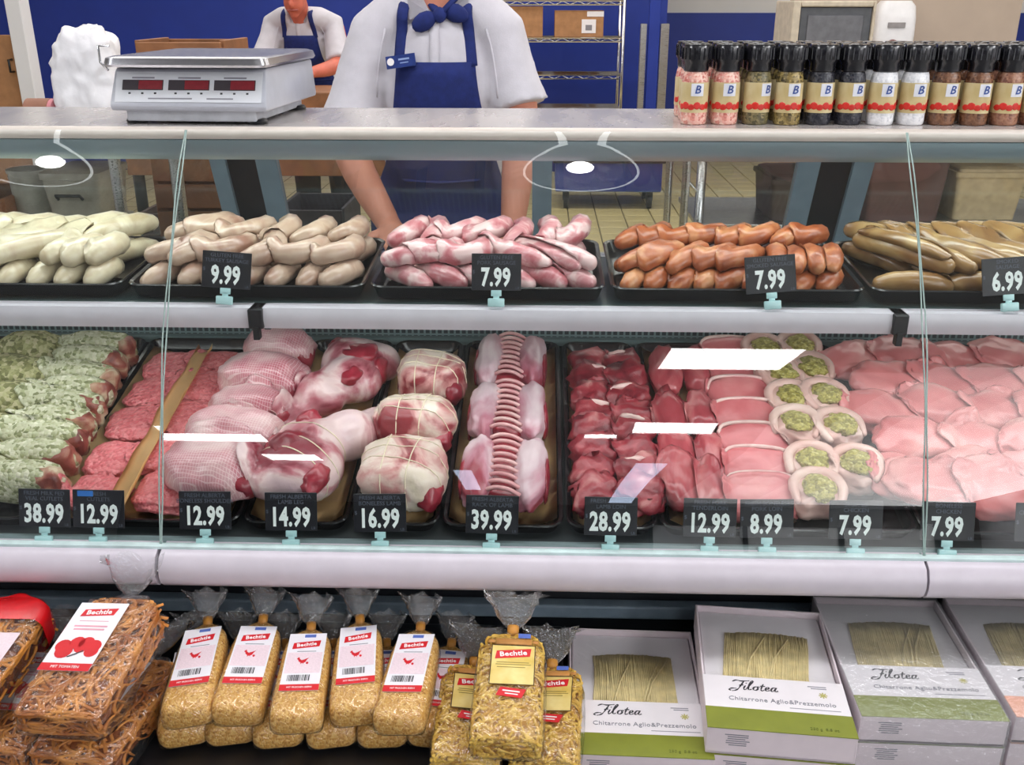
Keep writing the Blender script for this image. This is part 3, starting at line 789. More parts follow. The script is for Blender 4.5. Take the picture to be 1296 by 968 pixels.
# herb-crusted roasts (far column) and chops
for i, (px, py, hw) in enumerate([(42, 436, .075), (25, 472, .08), (10, 512, .08), (-12, 556, .08), (-30, 600, .08)]):
    o = lump('herb_roast', (hw, 0.045, 0.038), HERBD, 20 + i, 0.07)
    seat(o, px, py, 0.035)
    tag(o, f'dark herb-crusted roast, {ORD[i]} from the back at the case end', 'meat', 'dark herb-crusted roasts')
for i, (px, py) in enumerate([(127, 434), (116, 454), (105, 476), (94, 498), (83, 519), (70, 541), (59, 564), (45, 588), (31, 616)]):
    o = lump('herb_chop', (0.072, 0.026, 0.037), HERB, 40 + i, 0.05, power=2.6)
    seat(o, px, py, 0.035, R(random.uniform(-4, 4)))
    tag(o, f'pale herb-crusted chop, {ORD[i]} from the back, next to the cubed steaks', 'meat', 'pale herb-crusted chops')
    lump('cut_face', (0.026, 0.0215, 0.029), REDM, 60 + i, 0.12, power=3, parent=o, loc=(0.047, -0.003, -0.002))
# cubed steaks
cs = [(226, 458, .062, .052), (204, 497, .058, .05), (178, 540, .056, .05), (148, 590, .048, .046), (272, 452, .05, .035), (256, 488, .056, .05), (236, 533, .056, .052), (214, 582, .056, .052), (216, 640, .062, .05), (120, 640, .05, .04)]
for i, (px, py, a, b) in enumerate(cs):
    o = lump('cubed_steak', (a, b, 0.013), CUBED, 80 + i, 0.06, power=3.2, sub=4)
    seat(o, px, py, 0.012, R(random.uniform(-12, 2)))
    col = 'outer' if i in (0, 1, 2, 3, 9) else 'inner'
    k = [0, 1, 2, 3, 9].index(i) if col == 'outer' else i - 4
    tag(o, f'flat dimpled red cubed steak, {ORD[k]} from the back in the {col} column', 'meat', 'red cubed steaks')
pp = dk(176, 585, 0.04)
paper(pp.x - 0.014, pp.x + 0.014, 0.02, 0.5, 'folded peach paper strip between two columns of cubed steaks', 0.030, 0.012)
# netted roasts
nr = [(352, 436, .070, .045, .05), (332, 476, .084, .052, .05), (316, 520, .075, .045, .045), (292, 560, .086, .055, .05), (262, 618, .086, .06, .05)]
for i, (px, py, a, b, c) in enumerate(nr):
    o = lump('netted_roast', (a, b, c), NETTED, 100 + i, 0.05, power=2.3, sub=4)
    seat(o, px + 4, py, c, R(-8))
    tag(o, f'pink netted roast, {ORD[i]} from the back beside the cubed steaks', 'meat', 'pink netted roasts')
    lump('red_muscle', (a * 0.35, b * 0.6, c * 0.6), LAMBR, 110 + i, 0.08, parent=o, loc=(a * 0.66, -b * 0.25, -c * 0.1))
# legs of lamb
def leg(px, py, sc, rz, seed, label):
    bm = B()
    for c, s in (((0, 0.045, 0), (.068, .060, .050)), ((0.012, -0.005, 0.0), (.060, .055, .046)), ((-0.02, -0.06, -0.004), (.048, .05, .040)), ((-0.04, -0.105, -0.012), (.030, .045, .028)), ((-0.046, -0.15, -0.018), (.017, .04, .018)), ((0.035, 0.075, -0.006), (.045, .04, .036))):
        ellipsoid(bm, Vector(c) * sc, Vector(s) * sc)
    rough(bm, 0.006, 16, seed)
    o = fuse('leg_of_lamb', bm, 0.007, LAMBF, None, 5)
    seat(o, px, py, 0.04, rz)
    tag(o, label, 'meat', 'legs of lamb')
    for c, s in (((0.018, 0.035, 0.034), (.032, .030, .016)), ((0.03, -0.03, 0.028), (.018, .028, .016)), ((-0.045, 0.07, 0.012), (.02, .03, .02)), ((0.055, 0.03, 0.0), (.014, .03, .03))):
        lump('red_muscle', Vector(s) * sc, LAMBR, seed + c[0] * 100, 0.12, parent=o, loc=Vector(c) * sc)
    bm = B(); ellipsoid(bm, (0, 0, 0), (0.014, 0.014, 0.010)); rough(bm, 0.003, 60, seed); obj('bone_end', bm, RIBM, o, Vector((-0.046, -0.188, -0.018)) * sc, smooth=True)
    return o
leg(438, 478, 1.0, R(-14), 3, 'leg of lamb with a large red muscle patch, farther one in its tray')
leg2 = leg(396, 606, 1.05, R(160), 5, 'leg of lamb tied with string, nearer one behind the 14.99 tag')
twine(leg2, [((0.2, 1, 0), 0.03), ((0.1, 1, 0.1), 0.065), ((0, 1, 0), -0.01)])
# tied roasts
for i, (px, py, a, b, c) in enumerate([(546, 474, .062, .050, .045), (526, 540, .066, .052, .048), (508, 618, .068, .062, .05)]):
    o = lump('tied_roast', (a, b, c), TIED, 130 + i, 0.05, power=2.8, sub=4)
    seat(o, px, py, c, R(-6))
    tag(o, f'creamy boned lamb roast tied with twine, {ORD[i]} from the back of its tray', 'meat', 'tied lamb roasts')
    twine(o, [((1, 0.05, 0), -a * 0.35), ((1, -0.05, 0), a * 0.3), ((0.1, 1, 0), -b * 0.4), ((0, 1, 0), b * 0.1), ((0, 1, 0.1), b * 0.55)])
    lump('red_muscle', (a * 0.3, b * 0.5, c * 0.5), LAMBR, 140 + i, 0.1, parent=o, loc=(a * 0.74, -b * 0.55, -c * 0.2))
    lump('red_muscle', (a * 0.22, b * 0.5, c * 0.5), LAMBR, 144 + i, 0.1, parent=o, loc=(-a * 0.78, -b * 0.1, -c * 0.25))
# racks of lamb
for i, (px, py, hw, hl) in enumerate([(648, 476, .064, .083), (650, 552, .066, .083), (655, 636, .068, .083)]):
    p = Vector((-0.0535, (0.445, 0.275, 0.106)[i], 0.014))
    t = thing('lamb_rack', f'double rack of lamb with rows of ribs, {ORD[i]} from the back of its tray', 'meat', DK_M @ p, (SLOPE, 0, R(-1.5)), 'racks of lamb')
    for s in (-1, 1):
        lump('loin', (hw * 0.42, hl * 0.98, 0.030), RACKF, 150 + i * 2 + s, 0.06, power=2.6, parent=t, loc=(s * hw * 0.62, 0, 0.030), sub=4)
        lump('red_muscle', (hw * 0.10, hl * 0.55, 0.026), LAMBR, 160 + i * 2 + s, 0.1, parent=t, loc=(s * hw * 0.98, -hl * 0.15, 0.024))
    lump('centre_meat', (hw * 0.50, hl * 0.98, 0.022), LAMBR, 170 + i, 0.04, power=3, parent=t, loc=(0, 0, 0.024))
    for k in range(9):
        y = hl * (0.86 - 0.21 * k)
        pts = [(-hw * 0.40, y + 0.004, 0.044), (-hw * 0.2, y + 0.001, 0.052), (0, y - 0.002, 0.054), (hw * 0.2, y - 0.005, 0.052), (hw * 0.42, y - 0.009, 0.045)]
        bm = B(); tube(bm, bez(pts, 3), [0.0036] * 13, 7); obj('rib', bm, RIBM, t, smooth=True)
# red loin chops, two columns
for cidx, (xa, ya, xb, yb, nm) in enumerate([(745, 452, 756, 664, 'left'), (789, 455, 814, 664, 'right')]):
    for k in range(9):
        f = k / 8; px = xa + (xb - xa) * f; py = ya + (yb - ya) * (f ** 1.05)
        o = lump('loin_chop', (0.036, 0.030, 0.020), CHOPR, 180 + k + cidx * 20, 0.16, power=3.2)
        seat(o, px, py, 0.022, R(random.uniform(-22, 22)), R(random.uniform(12, 32)))
        tag(o, f'small red loin chop, {ORD[k]} from the back in the column ' + ('by the lamb racks' if cidx == 0 else 'by the tenderloins'), 'meat', 'red lamb loin chops')
        if (k + cidx) % 2: lump('fat_rim', (0.022, 0.006, 0.009), FATW, 200 + k, 0.12, parent=o, loc=(0.008 if cidx == 0 else -0.008, 0.020, 0.011))
# tenderloins
td = [(842, 466, .031, .075), (880, 462, .028, .070), (846, 530, .031, .070), (884, 526, .027, .065), (855, 588, .033, .062), (896, 586, .026, .065), (862, 646, .031, .060), (900, 645, .025, .055)]
for i, (px, py, a, b) in enumerate(td):
    o = lump('tenderloin', (a, b, 0.026), TEND, 220 + i, 0.09, power=2.6)
    seat(o, px, py, 0.026, R(random.uniform(-4, 8)))
    tag(o, f'pink-red tenderloin, {ORD[i // 2]} from the back in the column ' + ('by the loin chops' if i % 2 == 0 else 'by the pork chops'), 'meat', 'pink-red tenderloins')
# sliced pork chops, shingled
for i, (px, py) in enumerate([(922, 447), (928, 475), (934, 506), (941, 540), (950, 574), (957, 607), (962, 640), (966, 668)]):
    o = lump('pork_chop', (0.060, 0.040, 0.014), PORK, 240 + i, 0.04, power=3, sub=4)
    seat(o, px, py, 0.014, R(random.uniform(-4, 4)), R(24))
    tag(o, f'pink boneless pork chop, {ORD[i]} from the back of the overlapping row', 'meat', 'overlapping pink pork chops')
    bm = B(); tube(bm, bez([(-0.058, 0.012, 0.004), (-0.046, 0.036, 0.006), (0, 0.0425, 0.006), (0.046, 0.036, 0.006), (0.058, 0.012, 0.004)], 4), 0.0035, 6)
    obj('fat_rim', bm, FATW, o, smooth=True)
# stuffed breasts, two columns
sb = [(965, 444, 0), (1008, 440, 1), (985, 478, 0), (1022, 472, 1), (997, 512, 0), (1040, 512, 1), (1004, 552, 0), (1058, 556, 1), (1024, 602, 0), (1080, 606, 1), (1038, 655, 0)]
for i, (px, py, cidx) in enumerate(sb):
    o = lump('stuffed_breast', (0.043, 0.040, 0.026), CHICK, 260 + i, 0.08, power=2.4, sub=4)
    seat(o, px, py, 0.024, R(random.uniform(-20, 20) + 10))
    lump('stuffing', (0.026, 0.030, 0.012), STUFF, 280 + i, 0.10, parent=o, loc=(0.001, -0.003, 0.022), sub=4)
    tag(o, f'chicken breast with green stuffing, {ORD[i // 2]} from the back, ' + ('column by the pork chops' if cidx == 0 else 'column by the cutlets'), 'meat', 'stuffed chicken breasts')
    bm = B()
    tube(bm, bez([(-0.036, -0.025, 0.014), (-0.036, 0.012, 0.020), (-0.010, 0.038, 0.019), (0.024, 0.033, 0.019), (0.037, 0.0, 0.019), (0.028, -0.030, 0.014)], 4), [0.006 + 0.005 * math.sin(PI * k / 20) for k in range(21)], 8, round_ends=True)
    obj('folded_edge', bm, CHICK, o, smooth=True)
# pink cutlets
ci = 0
for j, py in enumerate((446, 482, 520, 562, 608, 656)):
    n = 5
    for i in range(n):
        px = 1082 + j * 13 + i * (64 + 4 * j) + (j % 2) * 26 - 4 + j * 4
        if px > 1330: continue
        top = 0.085 - 0.005 * j + 0.012 * ((i + j) % 2)
        o = lump('cutlet', (0.066, 0.048, 0.020), CUTL, 300 + ci, 0.08, power=2.3, sub=4); ci += 1
        seat(o, px, py, 0.04, R(random.uniform(-35, 35)), R(random.uniform(6, 16)), 0.010 + 0.012 * ((i + j) % 2))
        tag(o, f'pale pink cutlet, {ORD[i]} from the stuffed breasts, {ORD[j]} row from the back', 'meat', 'pale pink cutlets')

# ================================================================== PRICE TAGS
DIG = mat('white_digit', (232, 240, 238), 0.5, var=0.02)
GREYT = mat('grey_lettering', (84, 90, 104), 0.6, var=0.02)
BLUET = mat('blue_sticker', (40, 110, 190), 0.5, var=0.05)
CARDM = mat('black_tag_card', (17, 18, 26), 0.4, var=0.1)
CLIPM = mat('pale_clear_clip', (176, 214, 216), 0.15, var=0.06, coat=0.5)
card_bm = B(); box(card_bm, (0, 0.045, 0), (0.080, 0.059, 0.0016), 0.0006, 1); card_me = tomesh('card', card_bm); card_me.materials.append(CARDM)
clip_bm = B(); box(clip_bm, (0, 0.011, 0.0016), (0.017, 0.010, 0.003), 0.001); box(clip_bm, (0, 0.004, 0.0016), (0.010, 0.010, 0.003), 0.001); box(clip_bm, (0, -0.004, 0.0045), (0.027, 0.014, 0.008), 0.002)
clip_me = tomesh('clip', clip_bm, True, 40); clip_me.materials.append(CLIPM)
def price_tag(px, py, Y, z, price, l1, l2, label, rz=0.0, roll=0.0, sticker=False):
    x = at(px, py, Y).x
    t = thing('price_tag', label, 'price tag', (x, Y, z), (R(74), roll, R(rz)), 'black price tags')
    link('card', card_me, None, t); link('clip', clip_me, None, t)
    lettering(price, 0.040, DIG, t, (-0.001, 0.0355, 0.0011), sx=0.66, bold=0.0014, spacing=1.06)
    lettering(l1, 0.0088, GREYT, t, (0, 0.068, 0.001)); lettering(l2, 0.0088, GREYT, t, (0, 0.0595, 0.001))
    lettering('$', 0.008, GREYT, t, (-0.0365, 0.045, 0.001)); lettering('LB', 0.006, GREYT, t, (0.034, 0.0195, 0.001))
    if sticker:
        bm = B(); box(bm, (-0.020, 0.0685, 0.0012), (0.024, 0.0085, 0.0006)); obj('sticker', bm, BLUET, t)
YU, ZU = 1.508, 0.9985
price_tag(284, 366, YU, ZU, '9.99', 'GLUTEN FREE', 'TURKEY SAUSAGE', 'black 9.99 price tag in front of the pale turkey sausages', 0, R(4))
price_tag(628, 370, YU, ZU, '7.99', 'GLUTEN FREE', 'PORK SAUSAGE', 'black 7.99 price tag in front of the pink pork sausages')
price_tag(978, 372, YU, ZU, '7.99', 'GLUTEN FREE', 'SMOKED SAUSAGE', 'black 7.99 price tag in front of the orange-brown sausages', 0, R(-5))
price_tag(1278, 376, YU, ZU, '6.99', 'SMOKED', 'SAUSAGE', 'black 6.99 price tag in front of the olive-brown sausages', 0, R(-5))
YL, ZL = 1.283, 0.681
for px, pr, l1, l2, lab, st in ((60, '38.99', 'FRESH MILK FED', 'VEAL CUTLETS', 'black 38.99 price tag before the herb-crusted chops', 0), (128, '12.99', 'FRESH', 'CUTLETS', 'black 12.99 price tag with blue sticker beside the 38.99 tag', 1),
        (262, '12.99', 'FRESH ALBERTA', 'BONELESS SHOULDER', 'black 12.99 price tag before the nearest netted roast', 0), (370, '14.99', 'FRESH ALBERTA', 'LAMB LEG', 'black 14.99 price tag before the legs of lamb', 0),
        (482, '16.99', 'FRESH ALBERTA', 'BONELESS LAMB', 'black 16.99 price tag before the tied roasts', 0), (622, '39.99', 'FRESH ALBERTA', 'RACK OF LAMB', 'black 39.99 price tag before the racks of lamb', 0),
        (772, '28.99', 'FRESH ALBERTA', 'LAMB LOIN', 'black 28.99 price tag before the red loin chops', 0), (897, '12.99', 'FRESH PORK', 'TENDERLOIN', 'black 12.99 price tag before the tenderloins', 0),
        (970, '8.99', 'FRESH BONELESS', 'PORK LOIN', 'black 8.99 price tag before the overlapping pork chops', 0), (1082, '7.99', 'STUFFED', 'CHICKEN', 'black 7.99 price tag before the stuffed breasts', 0),
        (1198, '7.99', 'BONELESS', 'CHICKEN', 'black 7.99 price tag before the heap of pale cutlets', 0), (1318, '7.99', 'BONELESS', 'CHICKEN THIGHS', 'black 7.99 price tag cut off by the photo edge', 0)):
    price_tag(px, 692, YL, ZL, pr, l1, l2, lab, 0, R(random.uniform(-1.5, 1.5)), bool(st))

# ================================================================== DRY PASTA ON THE LEDGE
riser = obj('display_riser', (lambda b: (box2(b, (-1.2, 0.985, 0.3325), (0.045, 1.40, 0.452), 0.004), b)[1])(B()), BLACKP)
tag(riser, 'black low riser under the bagged pasta on the ledge', 'riser')
NOOD = gritty('fine_soup_noodles', [(190, 128, 48), (226, 168, 78), (242, 200, 120), (214, 150, 64)], 330, 0.6, 0.6, 0.002)
SPAE = mat('spaetzle_pasta', (230, 172, 52), 0.45, var=0.25, scale=60, rgb2=(244, 206, 100))
SPAEB = gritty('spaetzle_mass', [(150, 98, 26), (190, 136, 46), (206, 158, 66)], 140, 0.6, 0.8)
RIBB = mat('brown_ribbon_pasta', (200, 108, 38), 0.4, var=0.35, scale=30, rgb2=(232, 158, 78))
RIBBB = gritty('brown_ribbon_mass', [(84, 40, 14), (128, 66, 24), (150, 84, 34)], 90, 0.7, 0.8)
LABELW = mat('white_label', (236, 232, 238), 0.45, var=0.02, scale=40)
LABELP = mat('pink_label_field', (236, 214, 222), 0.45, var=0.05, scale=300)
LABELY = mat('yellow_label', (232, 196, 92), 0.45, var=0.15, scale=20, rgb2=(240, 220, 150))
RED = mat('red_print', (214, 30, 40), 0.45, var=0.06)
DKRED = mat('dark_red_print', (168, 22, 26), 0.45, var=0.1)
PRINTK = mat('black_print', (40, 40, 46), 0.5)
PRINTW = mat('white_print', (245, 240, 240), 0.5, var=0.01)
PRINTG = mat('grey_print', (132, 130, 140), 0.5, var=0.02)
PRINTB = mat('blue_print', (88, 112, 190), 0.5, var=0.05)
TIE = mat('orange_tie', (206, 142, 58), 0.4)
TOPF = glassy('gathered_film', (0.96, 0.97, 0.98), 1.5, 0.06, 0.06, bump=1.0, bscale=90, white=0.045)
def rr_ring(w, t, y, zc_, r, n=4):
    return [(x, y, zc_ + z) for x, z in rrect(w, t, min(r, w / 2 - 1e-4, t / 2 - 1e-4), n)]
def bag_body(w, L, t, grow=0.0, wob=0.0, seed=0):
    """rounded sack lying on its back: bottom at -L/2, neck at +L/2"""
    bm = B(); rings = []
    for f, kw, kt, dz in ((0.0, 0.72, 0.55, 0), (0.015, 0.86, 0.74, 0), (0.05, 0.97, 0.93, 0), (0.12, 1, 1, 0), (0.25, 1, 1, 0), (0.4, 1, 1, 0), (0.55, 0.99, 1, 0), (0.7, 0.97, 1, 0), (0.8, 0.94, 0.97, 0), (0.88, 0.84, 0.86, 0), (0.94, 0.62, 0.6, 0.003), (0.975, 0.30, 0.34, 0.008), (1.0, 0.12, 0.22, 0.012)):
        y = -L / 2 + L * f
        rings.append(rr_ring(w * kw + 2 * grow, t * kt + 2 * grow, y + (grow * (1 if f > 0.5 else -1)), dz, 0.016 * (0.4 + 0.6 * kt)))
    loft(bm, rings)
    if wob:
        for v in bm.verts:
            if abs(v.co.z) < t * 0.46 or abs(v.co.x) > w * 0.36: v.co += Vector((0, 0, 1)) * 0 + v.co.normalized() * wob * noise.noise(v.co * 60 + Vector((seed, 0, 0)))
    return bm
def fan(bm, w, L, y0, z0, lift, seed, n=22):
    """gathered bag top beyond the tie: pleated, spread and standing up"""
    rnd = random.Random(seed); rows = []
    ax = Vector((0, 0.62, 0.78)); nb_ = Vector((0, -0.78, 0.62))
    for j in range(6):
        f = j / 5; row_ = []
        for k in range(n):
            a = 2 * PI * k / n
            ple = (0.8 if k % 2 else 1.12) * (1 + 0.22 * rnd.uniform(-1, 1) * f)
            rx = 0.006 + (w - 0.006) * (f ** 0.75) * ple; rz = 0.005 + (w * 0.45) * f * ple
            p = Vector((0, y0, z0)) + ax * (L * f * (1 + 0.14 * rnd.uniform(-1, 1))) + Vector((rx * math.cos(a), 0, 0)) + nb_ * (rz * math.sin(a))
            row_.append(bm.verts.new(p))
        rows.append(row_)
    for a, b in zip(rows, rows[1:]):
        for k in range(n): bm.faces.new((a[k], a[(k + 1) % n], b[(k + 1) % n], b[k]))
def quad(w, h, th=0.0004, c=(0, 0), skew=0.0, z=0.0):
    bm = B(); prism(bm, [(c[0] - w / 2 - skew, c[1] - h / 2), (c[0] + w / 2 - skew, c[1] - h / 2), (c[0] + w / 2 + skew, c[1] + h / 2), (c[0] - w / 2 + skew, c[1] + h / 2)], z, z + th); return bm
def banner(lab, w, h, y, size, rz=R(7), z=0.0005):
    b = obj('logo_banner', quad(w, h, 0.0004, (0, 0), h * 0.12), RED, lab, (0, y, z), (0, 0, rz))
    # words of the banner lie on the label itself
    lettering('Bechtle', size, PRINTW, lab, (0, y - 0.0002, z + 0.0006), (0, 0, rz), bold=0.0003, spacing=1.05, name='logo_lettering')
def hen(lab, x, y, s, z):
    bm = B()
    prism(bm, [(s * a, s * b) for a, b in ((-1.0, 0.75), (-0.75, 0.95), (-0.6, 0.45), (-0.2, 0.1), (0.4, 0.35), (1.1, 0.75), (0.75, 0.2), (0.6, -0.3), (0.2, -0.6), (0.3, -0.95), (0.05, -0.6), (-0.15, -0.6), (-0.3, -0.95), (-0.35, -0.5), (-0.75, -0.15), (-0.95, 0.35), (-1.2, 0.5))], 0, 0.0004)
    prism(bm, [(s * (0.95 + 0.26 * math.cos(k)), s * (-0.62 + 0.3 * math.sin(k))) for k in (0, 1.05, 2.1, 3.14, 4.19, 5.24)], 0, 0.0004)
    obj('hen_emblem', bm, RED, lab, (x, y, z))
def barcode(lab, x, y, w, h, z, seed=1):
    rnd = random.Random(seed); bm = B(); p = 0
    while p < w:
        b = rnd.choice((0.0006, 0.0011, 0.0017)); box(bm, (p - w / 2 + b / 2, 0, 0), (b, h, 0.0004)); p += b + rnd.choice((0.0006, 0.0009, 0.0014))
    obj('barcode', bm, PRINTK, lab, (x, y, z))
def finelines(lab, rows, z, m=PRINTG, name='small_print'):
    bm = B()
    for x, y, w, h in rows: box(bm, (x, y, 0), (w, h, 0.0003))
    o = obj(name, bm, m, lab, (0, 0, z)); o['kind'] = 'stuff'
def noodle_label(t, w, ymid, ln, z):
    """hen label: white strip, logo banner, hen, barcode, red foot"""
    lab = obj('label', quad(w, ln), LABELW, t, (0, ymid, z))
    z1 = 0.0005
    obj('label_field', quad(w * 0.92, ln * 0.36), LABELP, lab, (0, -ln * 0.03, z1 - 0.0002))
    obj('date_stamp', quad(w * 0.3, ln * 0.05), PRINTB, lab, (0.004, ln * 0.45, z1))
    banner(lab, w * 0.72, ln * 0.105, ln * 0.29, 0.0108, R(7), z1)
    finelines(lab, [(0.002, ln * 0.17, w * 0.5, 0.0012), (0.002, ln * 0.145, w * 0.4, 0.0010), (0, -ln * 0.19, w * 0.5, 0.0009)], z1)
    hen(lab, -0.002, ln * 0.0, 0.0085, z1 + 0.0002)
    barcode(lab, -0.004, -ln * 0.29, w * 0.58, ln * 0.10, z1)
    ft = obj('red_foot', quad(w * 1.0, ln * 0.10, 0.0004), RED, lab, (0, -ln * 0.45, z1))
    lettering('MIT FRISCHEN EIERN', 0.0044, PRINTW, lab, (0, -ln * 0.45, z1 + 0.0006), name='foot_lettering')
    return lab
NW, NL, NT = 0.085, 0.200, 0.044
def make_noodle_bag():
    t = thing('noodle_bag', '', 'pasta bag')
    obj('contents', bag_body(NW, NL, NT), NOOD, t, smooth=True, angle=60)
    fl = bag_body(NW, NL, NT, 0.0012, 0.004, 3); obj('film', fl, FILM, t, smooth=True)
    fl = B(); fan(fl, 0.036, 0.048, NL / 2 + 0.004, 0.014, 0.020, 5); obj('gathered_top', fl, TOPF, t, smooth=True)
    bm = B(); tube(bm, [(0, NL / 2 - 0.006, 0.010), (0, NL / 2 + 0.008, 0.019)], 0.0085, 10, flat=0.8); obj('tie', bm, TIE, t, smooth=True)
    noodle_label(t, 0.064, 0.008, 0.130, NT / 2 + 0.0016)
    return t
def place(t, neck, bottom, z, dz=0.0, roll=0.0, L=NL, tilt=0.0):
    """lays a bag so that its two ends stand where the photo shows them, its middle plane at height z"""
    a = atz(bottom[0], bottom[1], z); b = atz(neck[0], neck[1], z + dz)
    d = b - a; rz = math.atan2(-d.x, d.y)
    c = a + d.normalized() * (L / 2)
    t.location = (c.x, c.y, z + tilt * 0)
    t.rotation_euler = (tilt, roll, rz)
    return t
nb = make_noodle_bag()
first = True
def next_bag(proto, label, group):
    global first
    o = proto if proto.get('label') is None else copy_tree(proto)
    o['label'] = label; o['group'] = group
    return o
low = [((252, 812), (232, 936)), ((305, 812), (292, 934)), ((362, 812), (352, 938)), ((424, 812), (420, 938)), ((490, 812), (484, 938)), ((572, 822), (545, 938))]
for i, (n_, b_) in enumerate(low):
    o = next_bag(nb, f'bag of fine soup noodles underneath, {ORD[i]} from the brown ribbons', 'bags of fine soup noodles')
    place(o, n_, b_, 0.4755, 0, R((-2, 1, 2, -1, 2, 3)[i]))
    o.location.z = 0.4775; o.scale = (0.86, 1, 1)
up = [((265, 800), (236, 912)), ((333, 798), (299, 910)), ((395, 802), (374, 921)), ((457, 796), (450, 910)), ((536, 796), (503, 922))]
for i, (n_, b_) in enumerate(up):
    o = next_bag(nb, f'bag of fine soup noodles on top, {ORD[i]} from the brown ribbons', 'bags of fine soup noodles')
    place(o, n_, b_, 0.523, 0.004, R((-4, 3, 2, -2, -3)[i]), tilt=R((1.0, 1.5, 0.5, 1.5, 1.0)[i]))
    o.location.z = 0.5275

# spaetzle bags
def squiggles(w, L, t, n, r, lng, curl, seed, flat=1.0, seg=5, steps=6):
    rnd = random.Random(seed); bm = B()
    for _ in range(n):
        x = rnd.uniform(-w * 0.47, w * 0.47); y = rnd.uniform(-L * 0.49, L * 0.44)
        fx = abs(x) / (w / 2); fy = abs(y) / (L / 2)
        z = t * 0.5 * (1 - 0.5 * fx ** 6 - 0.4 * fy ** 8) - rnd.uniform(0, 0.004) - r
        side = rnd.random() < 0.28
        if side:
            s = rnd.choice((-1, 1)); z = rnd.uniform(-t * 0.4, t * 0.4)
            if rnd.random() < 0.5: x = s * (w * 0.5 - 0.002)
            else: y = -L * 0.5 + 0.003 + 0.004 * rnd.random()
        a = rnd.uniform(0, 2 * PI); p = Vector((x, y, z)); pts = [p.copy()]
        c = rnd.uniform(-curl, curl)
        for k in range(steps):
            a += c + rnd.uniform(-0.35, 0.35)
            st = lng / steps * rnd.uniform(0.7, 1.2)
            if side and abs(x) > w * 0.45: p = p + Vector((0, math.cos(a), math.sin(a) * 0.6)) * st
            elif side: p = p + Vector((math.cos(a), 0, math.sin(a) * 0.6)) * st
            else: p = p + Vector((math.cos(a), math.sin(a), rnd.uniform(-0.25, 0.2))) * st
            hw = w * 0.49 * (1 - 0.42 * max(0, (p.y / L - 0.30) / 0.16) ** 2 - 0.12 * max(0, (-p.y / L - 0.40) / 0.1) ** 2) - r
            p.x = max(-hw, min(hw, p.x)); p.y = max(-L * 0.49, min(L * 0.44, p.y))
            ht = (t * 0.5 - r) * (1 - 0.45 * (abs(p.x) / (w / 2)) ** 6 - 0.3 * (abs(p.y) / (L / 2)) ** 8)
            p.z = max(-ht, min(ht, p.z))
            pts.append(p.copy())
        tube(bm, pts, [r * rnd.uniform(0.7, 1.1) for _ in pts], seg, flat=flat)
    return bm
SW, SL, ST = 0.098, 0.205, 0.050
def make_spaetzle_bag():
    t = thing('spaetzle_bag', '', 'pasta bag')
    obj('pasta_mass', bag_body(SW - 0.008, SL - 0.008, ST - 0.008), SPAEB, t, smooth=True)
    o = obj('spaetzle', squiggles(SW, SL, ST, 620, 0.0023, 0.026, 0.5, 11), SPAE, t, smooth=True); o['kind'] = 'stuff'
    fl = bag_body(SW, SL, ST, 0.0018, 0.005, 8); obj('film', fl, FILM, t, smooth=True)
    fl = B(); fan(fl, 0.042, 0.055, SL / 2 + 0.004, 0.014, 0.024, 6); obj('gathered_top', fl, TOPF, t, smooth=True)
    bm = B(); tube(bm, [(0, SL / 2 - 0.006, 0.010), (0, SL / 2 + 0.008, 0.020)], 0.009, 10); obj('tie', bm, TIE, t, smooth=True)
    lab = obj('label', quad(0.062, 0.075), LABELY, t, (0.003, 0.024, ST / 2 + 0.0022))
    bm = B()
    for a, b in (((-0.031, -0.0375), (0.031, -0.0375)), ((0.031, -0.0375), (0.031, 0.0375)), ((0.031, 0.0375), (-0.031, 0.0375)), ((-0.031, 0.0375), (-0.031, -0.0375))):
        tube(bm, [(a[0], a[1], 0.0006), (b[0], b[1], 0.0006)], 0.0006, 4)
    obj('label_border', bm, mat('brown_border', (74, 48, 26), 0.6), lab)
    banner(lab, 0.050, 0.015, 0.021, 0.0125, R(7), 0.0006)
    finelines(lab, [(0, 0.004, 0.046, 0.0012), (0.001, 0.0, 0.050, 0.0012), (-0.002, -0.005, 0.04, 0.0012)], 0.0005, mat('olive_print', (150, 130, 60), 0.5))
    rp_ = obj('rolling_pin', (lambda b: (tube(b, [(-0.026, 0, 0), (0.026, 0, 0)], 0.006, 10, flat=0.15), tube(b, [(-0.037, 0, 0), (-0.027, 0, 0)], 0.0035, 8, flat=0.15), tube(b, [(0.027, 0, 0), (0.036, 0, 0)], 0.0035, 8, flat=0.15), b)[3])(B()), mat('pin_print', (196, 136, 70), 0.5, var=0.2), t, (0.003, 0.069, ST / 2 + 0.003), smooth=True)
    sk = obj('red_seal', quad(0.036, 0.016, 0.0004, skew=0.002), RED, t, (0.003, -0.028, ST / 2 + 0.0026), (0, 0, R(-6)))
    finelines(sk, [(0, 0.002, 0.024, 0.0022), (0.001, -0.003, 0.018, 0.0018)], 0.0006, PRINTW)
    obj('date_stamp', quad(0.018, 0.009, 0.0004), PRINTB, t, (0.018, 0.082, ST / 2 + 0.0022))
    return t
sp = make_spaetzle_bag()
for i, (n_, b_, z, tl, lab) in enumerate([((602, 822), (588, 975), 0.480, 0, 'spaetzle bag lying under the upright-labelled one, beside the noodle bags'), ((702, 826), (688, 978), 0.480, 0, 'spaetzle bag half hidden beside the first white pasta box'), ((651, 800), (640, 952), 0.530, R(7), 'spaetzle bag with yellow label on top of two others')]):
    o = next_bag(sp, lab, 'bags of spaetzle')
    place(o, n_, b_, z, 0.0, R((6, -4, 1)[i]), SL, tl)
    o.location.z = (0.4815, 0.4815, 0.545)[i]

